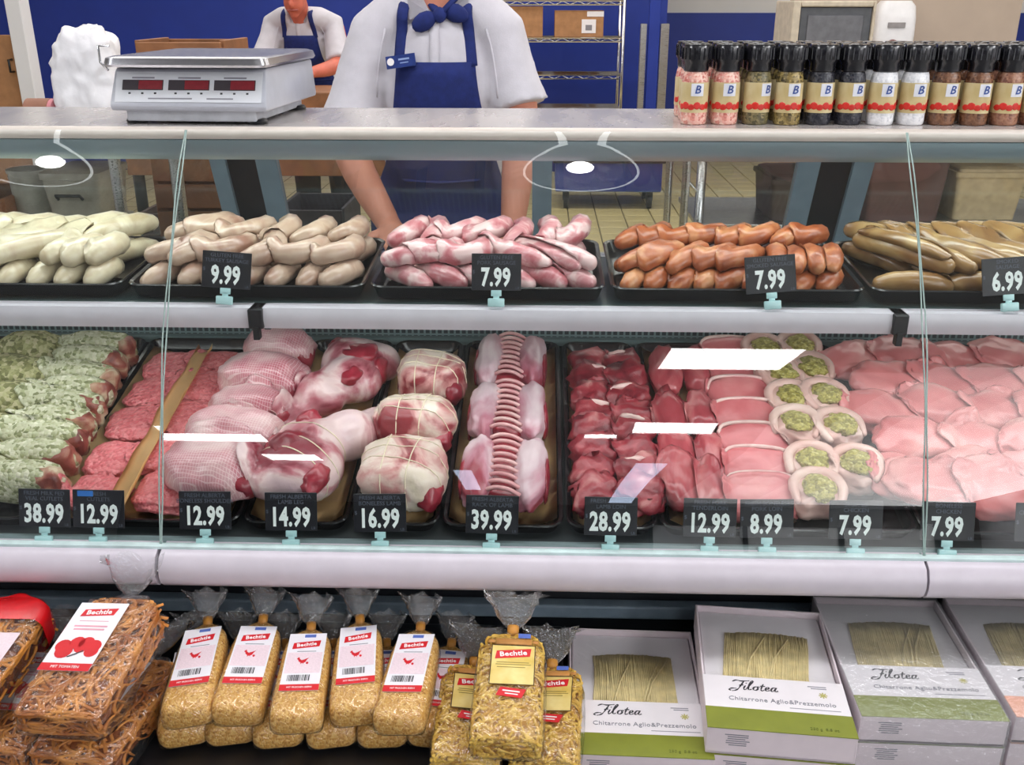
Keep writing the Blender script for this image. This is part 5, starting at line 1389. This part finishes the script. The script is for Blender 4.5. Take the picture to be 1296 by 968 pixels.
    for j in range(NZ + 1):
        z = zt + (zb - zt) * j / NZ; f = min(1, max(0, (zt - z) / 0.36))
        hw = 0.093 + 0.012 * min(1, f * 2) + 0.075 * f ** 2
        r_ = []
        for i in range(NX + 1):
            x = V['chest'].x + (V['pelvis'].x - V['chest'].x) * f + hw * (2 * i / NX - 1)
            p = front(x, z, 0.010, 9.0)
            if p.y > 5 or z < V['pelvis'].z: p.y = ymin + 0.5 * (x - V['pelvis'].x) ** 2 + 0.010 * math.sin(x * 50)
            r_.append(b.verts.new(p))
        g.append(r_)
    for j in range(NZ):
        for i in range(NX): b.faces.new((g[j][i], g[j + 1][i], g[j + 1][i + 1], g[j][i + 1]))
    for _ in range(2): bmesh.ops.smooth_vert(b, verts=b.verts[:], factor=0.4, use_axis_y=True)
    bmesh.ops.solidify(b, geom=b.faces[:], thickness=0.003)
    ap = obj('apron', b, NAVY, t, smooth=True)
    for s in (-1, 1):
        pts = [front(V['chest'].x + s * x_, z_, 0.008) for x_, z_ in ((0.086, zt - 0.01), (0.082, zt + 0.03), (0.078, zt + 0.07), (0.074, zt + 0.11))] 
        top = Vector((V['neck'].x + s * 0.068, V['neck'].y, V['neck'].z + 0.018)); pts += [top, top + Vector((-s * 0.02, 0.06, 0.004))]
        b = B(); tube(b, bez(pts, 4), 0.013, 8, flat=0.28); obj('apron_strap', b, NAVY, t, smooth=True)
    b = B(); tube(b, [front(V['pelvis'].x + x, V['pelvis'].z + 0.10, 0.012) for x in (-0.15, -0.08, 0, 0.08, 0.15)], 0.012, 8, flat=0.3); obj('apron_tie', b, NAVY, t, smooth=True)
    return t, V, front, cz, zt
butch, V, front, cz, zt = person('shop butcher in white shirt and navy bib apron leaning hands behind the case', {
    'pelvis': (-0.25, 2.60, 0.93), 'chest': (-0.25, 2.50, 1.27), 'neck': (-0.245, 2.465, 1.462), 'head': (-0.24, 2.43, 1.63),
    'sh_l': (-0.400, 2.47, 1.372), 'el_l': (-0.478, 2.42, 1.150), 'wr_l': (-0.355, 2.27, 0.945), 'ha_l': (-0.325, 2.18, 0.928),
    'sh_r': (-0.100, 2.47, 1.372), 'el_r': (-0.052, 2.43, 1.205), 'wr_r': (-0.066, 2.27, 0.945), 'ha_r': (-0.080, 2.18, 0.928)}, SKIN, None, R(8))
# neck tie with loose bow, name badge
b = B()
cx = V['neck'].x + 0.008
ellipsoid(b, front(cx, cz - 0.045, 0.016), (0.016, 0.014, 0.018), None, 2)
for s, dz, rx in ((-1, -0.012, 0.5), (1, 0.006, 0.35)):
    c = front(cx + s * 0.036, cz - 0.047 + dz, 0.016); M = Matrix.Rotation(s * rx, 4, 'Y'); ellipsoid(b, c, (0.032, 0.011, 0.021), M, 2)
for s in (-1, 1): tube(b, [front(cx, cz - 0.045, 0.018), front(cx + s * 0.045, cz + 0.0, 0.012), Vector((cx + s * 0.06, V['neck'].y - 0.01, cz + 0.022))], 0.011, 8, flat=0.6)
obj('neck_tie', b, NAVY, butch, smooth=True)
c = front(-0.064 + 0.0, zt - 0.004, 0.016)
bd = obj('name_badge', quad(0.070, 0.028, 0.003), mat('blue_badge', (30, 52, 120), 0.3), butch, (V['chest'].x - 0.078, c.y - 0.002, zt + 0.002), (R(82), R(-8), R(-6)))
finelines(bd, [(0.008, 0.004, 0.026, 0.004), (0.008, -0.004, 0.020, 0.002)], 0.0031, mat('pale_blue_print', (150, 170, 214), 0.5))
b = B(); prism(b, [(0.0085 * math.cos(k * PI / 8), 0.0085 * math.sin(k * PI / 8)) for k in range(16)], 0, 0.0006); obj('badge_emblem', b, PRINTW, bd, (-0.024, 0.001, 0.003))
# second worker, farther back
SKIN2 = mat('ruddy_skin', (208, 112, 92), 0.55, var=0.10, scale=18)
w2 = person('second worker with ruddy face bending over the wooden table in navy apron', {
    'pelvis': (-1.34, 6.05, 0.92), 'chest': (-1.34, 5.80, 1.22), 'neck': (-1.335, 5.66, 1.385), 'head': (-1.335, 5.56, 1.485),
    'sh_l': (-1.50, 5.74, 1.32), 'el_l': (-1.545, 5.62, 1.13), 'wr_l': (-1.42, 5.42, 1.085), 'ha_l': (-1.37, 5.34, 1.078),
    'sh_r': (-1.165, 5.74, 1.32), 'el_r': (-1.125, 5.62, 1.13), 'wr_r': (-1.24, 5.43, 1.085), 'ha_r': (-1.29, 5.36, 1.078)}, SKIN2, None, R(28))

# ================================================================== BACK ROOM
def legs(t, xs, ys, z, r=0.019, m=STEEL):
    for x in xs:
        for y in ys:
            bm = B(); tube(bm, [(x, y, 0.0), (x, y, z)], r, 12); lathe(bm, [(r * 1.3, 0), (r * 1.4, 0.012), (r, 0.03)], 12, (x, y, 0)); obj('leg', bm, m, t, smooth=True, angle=40)
# butcher-block table of the second worker
t = thing('wooden_table', 'brown butcher block table in front of the second worker', 'table', (-1.45, 5.32, 0))
bm = B(); box2(bm, (-0.75, -0.32, 0.93), (0.75, 0.12, 1.02), 0.006); obj('table_top', bm, WOOD, t)
bm = B(); box2(bm, (-0.70, -0.28, 0.60), (0.70, 0.08, 0.93), 0.004); obj('apron_board', bm, WOOD, t)
legs(t, (-0.66, 0.66), (-0.24, 0.05), 0.60, 0.03, DARK)
# chrome wire shelves with two cartons
px_ = [at(640, 90, 8.0).x - 0.5, at(787, 90, 8.0).x]
t = thing('wire_shelving', 'chrome wire shelving unit against the blue wall', 'shelving', (0, 8.0, 0))
zs = [at(700, y, 8.0).z for y in (1, 48, 95, 138)]
for x in px_:
    for y in (0, 0.42):
        bm = B(); tube(bm, [(x, y, 0), (x, y, 1.75)], 0.013, 8); obj('post', bm, CHROME, t, smooth=True)
for z in zs + [0.30]:
    bm = B()
    for y in (0, 0.42):
        for dz in (0, -0.028): tube(bm, [(px_[0], y, z + dz), (px_[1], y, z + dz)], 0.005, 5)
        n = 24
        tube(bm, [(px_[0] + (px_[1] - px_[0]) * k / n, y, z - (0.026 if k % 2 else 0.002)) for k in range(n + 1)], 0.003, 4)
    for k in range(15): y = 0.42 * k / 14; tube(bm, [(px_[0], y, z), (px_[1], y, z)], 0.003, 4)
    for k in range(3): x = px_[0] + (px_[1] - px_[0]) * (k + 0.5) / 3; tube(bm, [(x, 0, z - 0.006), (x, 0.42, z - 0.006)], 0.004, 4)
    obj('wire_shelf', bm, CHROME, t)
def carton(x0, x1, y0, dp, z0, h, label, lab=True):
    t = thing('carton', label, 'box', ((x0 + x1) / 2, y0, z0), group='brown cartons on the wire shelf')
    w = x1 - x0
    bm = B(); box2(bm, (-w / 2, 0, 0), (w / 2, dp, h), 0.003, 1); obj('box_body', bm, CARD, t)
    for s in (-1, 1):
        bm = B(); box2(bm, (-w / 2, dp / 2 * (1 + s * 0.004) if s > 0 else 0.0, h), (w / 2, dp if s > 0 else dp / 2 * 0.996, h + 0.003)); obj('flap', bm, CARD, t)
    if lab:
        l = obj('paper_label', (lambda b: (box2(b, (0.02, -0.003, 0.03), (0.13, 0, 0.13)), b)[1])(B()), LABELW, t)
        obj('print_block', (lambda b: (box2(b, (0.05, -0.004, 0.05), (0.10, -0.003, 0.09)), b)[1])(B()), PRINTG, l)
        obj('tape', (lambda b: (box2(b, (0.06, -0.003, h - 0.04), (w / 2, 0, h - 0.002)), b)[1])(B()), LABELW, t)
carton(at(702, 30, 8.02).x, at(764, 30, 8.02).x, 8.03, 0.30, zs[1] + 0.0045, 0.19, 'brown carton with white label on the wire shelf')
carton(at(635, 30, 8.02).x, at(687, 30, 8.02).x, 8.03, 0.30, zs[1] + 0.0045, 0.22, 'plain brown carton beside the labelled one', False)
# posts beside the shelving
for i, (x0, x1, y0, m, lab, top) in enumerate(((810, 818, 30, STEEL, 'grey steel upright beside the wire shelving', 1.25), (820, 834, 0, BLUE, 'bright blue upright between two grey steel ones', 2.4), (835, 846, 30, STEEL, 'wider grey steel upright beside the blue one', 1.25))):
    a, b_ = at(x0, 60, 7.9).x, at(x1, 60, 7.9).x
    bm = B(); box2(bm, (a, 7.9, 0), (b_, 7.96, at(820, y0, 7.9).z if y0 else top), 0.004, 1);
    tag(obj('upright_post', bm, m), lab, 'post')
# blue cart
t = thing('blue_cart', 'low blue platform cart on casters seen below the counter', 'cart', (at(765, 230, 7.2).x, 7.2, 0))
bm = B(); box2(bm, (-0.36, 0, 0.13), (0.42, 0.5, 0.36), 0.01); obj('cart_body', bm, BLUE, t)
bm = B(); box2(bm, (-0.38, -0.02, 0.34), (0.44, 0.52, 0.40), 0.006); obj('cart_rim', bm, DARK, t)
for x in (-0.28, 0.34):
    for y in (0.06, 0.44):
        bm = B(); M = Matrix.Translation((x, y, 0.05)) @ Matrix.Rotation(PI / 2, 4, 'Y'); lathe(bm, [(0.0, -0.016), (0.05, -0.016), (0.05, 0.016), (0.0, 0.016)], 16, (0, 0, 0), M); box2(bm, (x - 0.024, y - 0.015, 0.06), (x + 0.024, y + 0.015, 0.13))
        obj('caster', bm, BLACKP, t)
# steel work table on the right with things on its shelf
tx = at(868, 250, 4.4).x
t = thing('steel_work_table', 'stainless steel work table behind the case with lower shelf', 'table', (0, 4.4, 0))
bm = B(); box2(bm, (tx - 0.03, -0.03, 0.86), (tx + 2.2, 0.70, 0.895), 0.004); obj('table_top', bm, STEEL, t)
bm = B(); box2(bm, (tx + 0.06, 0.0, 0.475), (tx + 2.18, 0.66, 0.50), 0.003); obj('lower_shelf', bm, STEEL, t)
legs(t, (tx + 0.0, tx + 2.15), (0.03, 0.62), 0.86)
bm = B(); tube(bm, [(tx + 0.068, 0.03, 0), (tx + 0.068, 0.03, 0.86)], 0.022, 12); tube(bm, [(tx, 0.03, 0.70), (tx + 0.07, 0.03, 0.62)], 0.008, 6); obj('brace_leg', bm, STEEL, t, smooth=True)
BIN = mat('dark_brown_bin', (70, 58, 54), 0.6, var=0.15); BIN2 = mat('maroon_bin', (92, 62, 58), 0.6, var=0.15)
def bin_(x0, x1, y, dp, z, h, m, label, round_=False):
    t = thing('storage_bin', label, 'bin', ((x0 + x1) / 2, y + dp / 2, z), group='bins on the steel shelf')
    w = x1 - x0; bm = B()
    loft(bm, [[(x, y_, zz) for x, y_ in rrect(ww, dd, 0.02)] for ww, dd, zz in ((w * 0.9, dp * 0.9, 0), (w, dp, h * 0.9), (w + 0.02, dp + 0.02, h * 0.9), (w + 0.02, dp + 0.02, h), (w - 0.01, dp - 0.01, h), (w * 0.88, dp * 0.88, 0.01))])
    obj('tub', bm, m, t)
    bm = B(); loft(bm, [[(x, y_, zz) for x, y_ in rrect(ww, dd, 0.02)] for ww, dd, zz in ((w - 0.015, dp - 0.015, h - 0.012), (w - 0.015, dp - 0.015, h + 0.012), (w * 0.8, dp * 0.8, h + 0.022))]); obj('lid', bm, m, t)
bin_(at(975, 230, 4.5).x, at(1050, 230, 4.5).x, 4.45, 0.4, 0.502, 0.19, BIN, 'small dark bin on the steel shelf beside the door frame')
bin_(at(1095, 230, 4.5).x, at(1195, 230, 4.5).x, 4.45, 0.45, 0.502, 0.30, BIN2, 'wide maroon bin on the steel shelf behind the brown sausages')
bin_(at(1212, 230, 4.5).x, at(1300, 230, 4.5).x, 4.5, 0.45, 0.502, 0.22, mat('cream_bin', (200, 178, 140), 0.6), 'cream bin on the steel shelf at its far end')
bin_(at(1090, 290, 4.5).x, at(1250, 290, 4.5).x, 4.5, 0.45, 0.001, 0.30, BIN, 'large dark bin on the floor below the steel shelf')
# beige partition, appliance and soap dispenser
BEIGE = mat('beige_partition', (176, 158, 142), 0.6, var=0.05, scale=5)
bm = B(); box2(bm, (at(1000, 60, 5.3).x, 5.3, 0), (at(1284, 60, 5.3).x, 5.4, 2.4)); struct('wall_partition', bm, BEIGE)
mx0, mx1 = at(1002, 30, 4.6).x, at(1107, 30, 4.6).x
bm = B(); box2(bm, (mx0 - 0.03, 4.56, 0.896), (mx1 + 0.03, 4.98, 1.16), 0.004); tag(obj('appliance_stand', bm, BEIGE), 'beige box stand under the dark-screened appliance', 'stand')
t = thing('screen_appliance', 'beige appliance with dark grey screen behind the spice grinders', 'appliance', ((mx0 + mx1) / 2, 4.6, 1.161))
w = mx1 - mx0; h = at(1050, 1, 4.6).z - 1.161
bm = B()
box2(bm, (-w / 2, 0, 0), (-w / 2 + 0.035, 0.34, h), 0.006); box2(bm, (w / 2 - 0.012, 0, 0), (w / 2, 0.34, h), 0.004); box2(bm, (-w / 2 + 0.035, 0, h - 0.025), (w / 2 - 0.012, 0.34, h), 0.006); box2(bm, (-w / 2 + 0.03, 0, 0), (w / 2 - 0.01, 0.34, 0.03)); box2(bm, (-w / 2 + 0.03, 0.05, 0.03), (w / 2 - 0.01, 0.34, h - 0.02))
obj('casing', bm, mat('cream_casing', (196, 184, 166), 0.5), t)
bm = B(); box2(bm, (-w / 2 + 0.036, 0.012, 0.031), (w / 2 - 0.013, 0.05, h - 0.026), 0.004); sc_ = obj('screen_surround', bm, mat('dark_grey_bezel', (78, 80, 86), 0.4), t)
bm = B(); box2(bm, (-w / 2 + 0.07, 0.006, 0.07), (w / 2 - 0.05, 0.012, h - 0.06), 0.002); obj('screen', bm, mat('grey_screen', (104, 104, 110), 0.2), sc_)
dp = at(1134, 28, 5.2)
t = thing('soap_dispenser', 'white wall soap dispenser on the beige partition', 'soap dispenser', (dp.x, 5.3, 1.16))
bm = B(); w = 0.20
loft(bm, [[(x, y - 0.06, z) for x, y in rrect(ww, 0.12 * k, 0.03)] for ww, k, z in ((w * 0.8, 0.7, 0.0), (w * 0.98, 0.95, 0.04), (w, 1, 0.12), (w * 0.98, 1, 0.20), (w * 0.9, 0.95, 0.26), (w * 0.7, 0.8, 0.285))]); obj('dispenser_body', bm, WHITE, t, smooth=True, angle=50)
bm = B(); box2(bm, (-0.045, -0.128, 0.16), (0.04, -0.118, 0.185), 0.002); obj('level_window', bm, mat('grey_window', (140, 134, 134), 0.3), t)
bm = B(); ellipsoid(bm, (-0.01, -0.118, 0.075), (0.035, 0.01, 0.032), None, 2); obj('push_button', bm, mat('dark_red_button', (120, 60, 56), 0.4), t, smooth=True)
# table on the left with bags and boxes
t = thing('packing_table', 'steel packing table with wooden edge behind the scale', 'table', (0, 2.62, 0))
lx0, lx1 = -2.3, -0.98
bm = B(); box2(bm, (lx0, 0, 1.085), (lx1, 0.55, 1.115), 0.003); obj('table_top', bm, STEEL, t)
bm = B(); box2(bm, (lx0, -0.02, 1.10), (lx1, 0.0, 1.135), 0.003); obj('wooden_edge', bm, WOOD, t)
bm = B(); box2(bm, (lx0, 0.02, 0.66), (lx1, 0.53, 0.68), 0.003); obj('lower_shelf', bm, STEEL, t)
legs(t, (lx0 + 0.04, at(150, 240, 2.66).x, lx1 - 0.02), (0.04, 0.5), 1.085, 0.016)
bx = at(106, 100, 2.72).x
o = lump('plastic_bag_stack', (0.088, 0.075, 0.132), mat('white_plastic_bag', (236, 234, 238), 0.4, var=0.03, bump=0.6, bscale=30), 77, 0.05, power=4, sub=5, loc=(bx, 2.76, 1.116 + 0.131))
for v in o.data.vertices:
    q = v.co; k = 0.5 - 0.5 * q.z / 0.132
    rdg = 1 - abs(noise.noise(Vector((q.x * 14, q.y * 14, q.z * 22)) + Vector((4, 1, 2)))) * 2
    v.co = Vector((q.x * (0.86 + 0.18 * k) + 0.006 * q.z / 0.13, q.y, max(q.z, -0.130))) * (0.965 + 0.07 * rdg * (1 if q.z > -0.12 else 0.0))
tag(o, 'crumpled stack of white plastic bags beside the scale', 'plastic bags')
b = B(); box(b, (0.055, -0.078, -0.09), (0.035, 0.008, 0.035), 0.003, 1); obj('blue_print', b, BLUE, o)
rx = at(48, 110, 2.72).x
t = thing('paper_roll', 'small brown and pink roll on the packing table', 'roll', (rx, 2.72, 1.116))
b = B(); M = Matrix.Translation((0, 0, 0.042)) @ Matrix.Rotation(PI / 2, 4, 'Y'); lathe(b, [(0.012, -0.035), (0.041, -0.035), (0.041, 0.03), (0.012, 0.03)], 24, (0, 0, 0), M); obj('roll', b, mat('brown_roll', (150, 104, 84), 0.6), t, smooth=True, angle=40)
b = B(); lathe(b, [(0.02, 0.0305), (0.040, 0.0305), (0.040, 0.042), (0.02, 0.042)], 24, (0, 0, 0), M); obj('pink_band', b, mat('pink_band', (206, 132, 140), 0.6), t, smooth=True, angle=40)
# things under the packing table, seen through the case
t = thing('grey_bucket', 'pale grey bucket under the packing table', 'bucket', (at(50, 260, 2.85).x, 2.83, 0.681))
b = B(); lathe(b, [(0.0, 0.0), (0.045, 0.0), (0.050, 0.02), (0.060, 0.30), (0.064, 0.30), (0.064, 0.31), (0.056, 0.31), (0.046, 0.01), (0.0, 0.01)], 22); obj('pail', b, mat('pale_grey_pail', (176, 172, 160), 0.5), t, smooth=True, angle=40)
b = B(); tube(b, [(0.062 * math.cos(a), -0.01, 0.29 - 0.05 * math.sin(a)) for a in [PI * k / 10 for k in range(11)]], 0.003, 6); obj('handle', b, CHROME, t, smooth=True)
t = thing('clear_tote', 'cloudy plastic tote with dark handles under the packing table', 'tote', (at(114, 260, 2.85).x, 2.85, 0.681))
b = B(); loft(b, [[(x, y, z) for x, y in rrect(w_, 0.22 * k_, 0.02)] for w_, k_, z in ((0.145, 0.9, 0), (0.165, 1, 0.14), (0.175, 1.05, 0.142), (0.175, 1.05, 0.16), (0.15, 0.9, 0.165))]); obj('tub', b, mat('cloudy_plastic', (176, 170, 156), 0.35), t, smooth=True, angle=40)
b = B(); loft(b, [[(x, y, z) for x, y in rrect(w_, 0.22 * k_, 0.02)] for w_, k_, z in ((0.145, 0.9, 0.167), (0.165, 1, 0.29), (0.175, 1.05, 0.292), (0.175, 1.05, 0.31), (0.15, 0.9, 0.315))]); obj('upper_tub', b, MATS['cloudy_plastic'], t, smooth=True, angle=40)
for z in (0.09, 0.25):
    b = B(); tube(b, [(-0.035, -0.115, z - 0.012), (-0.035, -0.128, z), (0.035, -0.128, z), (0.035, -0.115, z - 0.012)], 0.005, 6); obj('handle', b, BLACKP, t, smooth=True)
def crate(x0, x1, y, dp, z0, z1, m, label, name='crate', cat='crate'):
    t = thing(name, label, cat, ((x0 + x1) / 2, y, z0)); w = x1 - x0; h = z1 - z0
    n = max(2, int(h / 0.09))
    for s in (0, 1):
        for k in range(n):
            b = B(); box2(b, (-w / 2, s * dp - 0.008, h * k / n + 0.006), (w / 2, s * dp + 0.008, h * (k + 1) / n - 0.006), 0.002, 1); obj('slat', b, m, t)
    for s in (-1, 1):
        b = B(); box2(b, (s * w / 2 - 0.008, 0.009, 0), (s * w / 2 + 0.008, dp - 0.009, h), 0.002, 1); obj('end_panel', b, m, t)
    b = B(); box2(b, (-w / 2 + 0.009, 0.009, 0), (w / 2 - 0.009, dp - 0.009, 0.01)); obj('bottom_panel', b, m, t)
crate(at(-50, 270, 2.8).x, at(22, 270, 2.8).x, 2.72, 0.3, 0.681, 0.92, mat('orange_crate_wood', (170, 112, 70), 0.7, var=0.15), 'orange-brown wooden crate under the packing table')
crate(at(170, 40, 3.4).x, at(278, 40, 3.4).x, 3.4, 0.3, 0.001, at(200, 51, 3.4).z, WOOD, 'tall brown slatted crate standing behind the scale')
crate(at(172, 220, 4.3).x, at(262, 220, 4.3).x, 4.3, 0.4, 0.001, 0.56, mat('dark_crate', (74, 58, 56), 0.7, var=0.2), 'dark low crate behind the white curved sausages')
crate(at(350, 250, 4.2).x, at(432, 250, 4.2).x, 4.2, 0.4, 0.001, 0.60, mat('near_black_crate', (44, 42, 52), 0.7, var=0.2), 'near-black crate on the floor beside the butcher')
# doorway at the far end: white jamb and brown door leaf
jx = at(26, 60, 5.2).x
bm = B(); box2(bm, (jx - 0.045, 5.2, 0), (jx + 0.035, 5.3, 2.3), 0.004, 1); struct('trim_1', bm, WALLW)
bm = B(); box2(bm, (jx - 0.9, 5.24, 0), (jx - 0.05, 5.29, 1.28), 0.004, 1); d1 = struct('door_1', bm, CARD)
bm = B(); tube(bm, [(jx - 0.075, 5.235, 1.10), (jx - 0.075, 5.20, 1.10), (jx - 0.075, 5.20, 1.16), (jx - 0.075, 5.235, 1.16)], 0.006, 6); obj('door_handle', bm, BLACKP, d1, smooth=True)
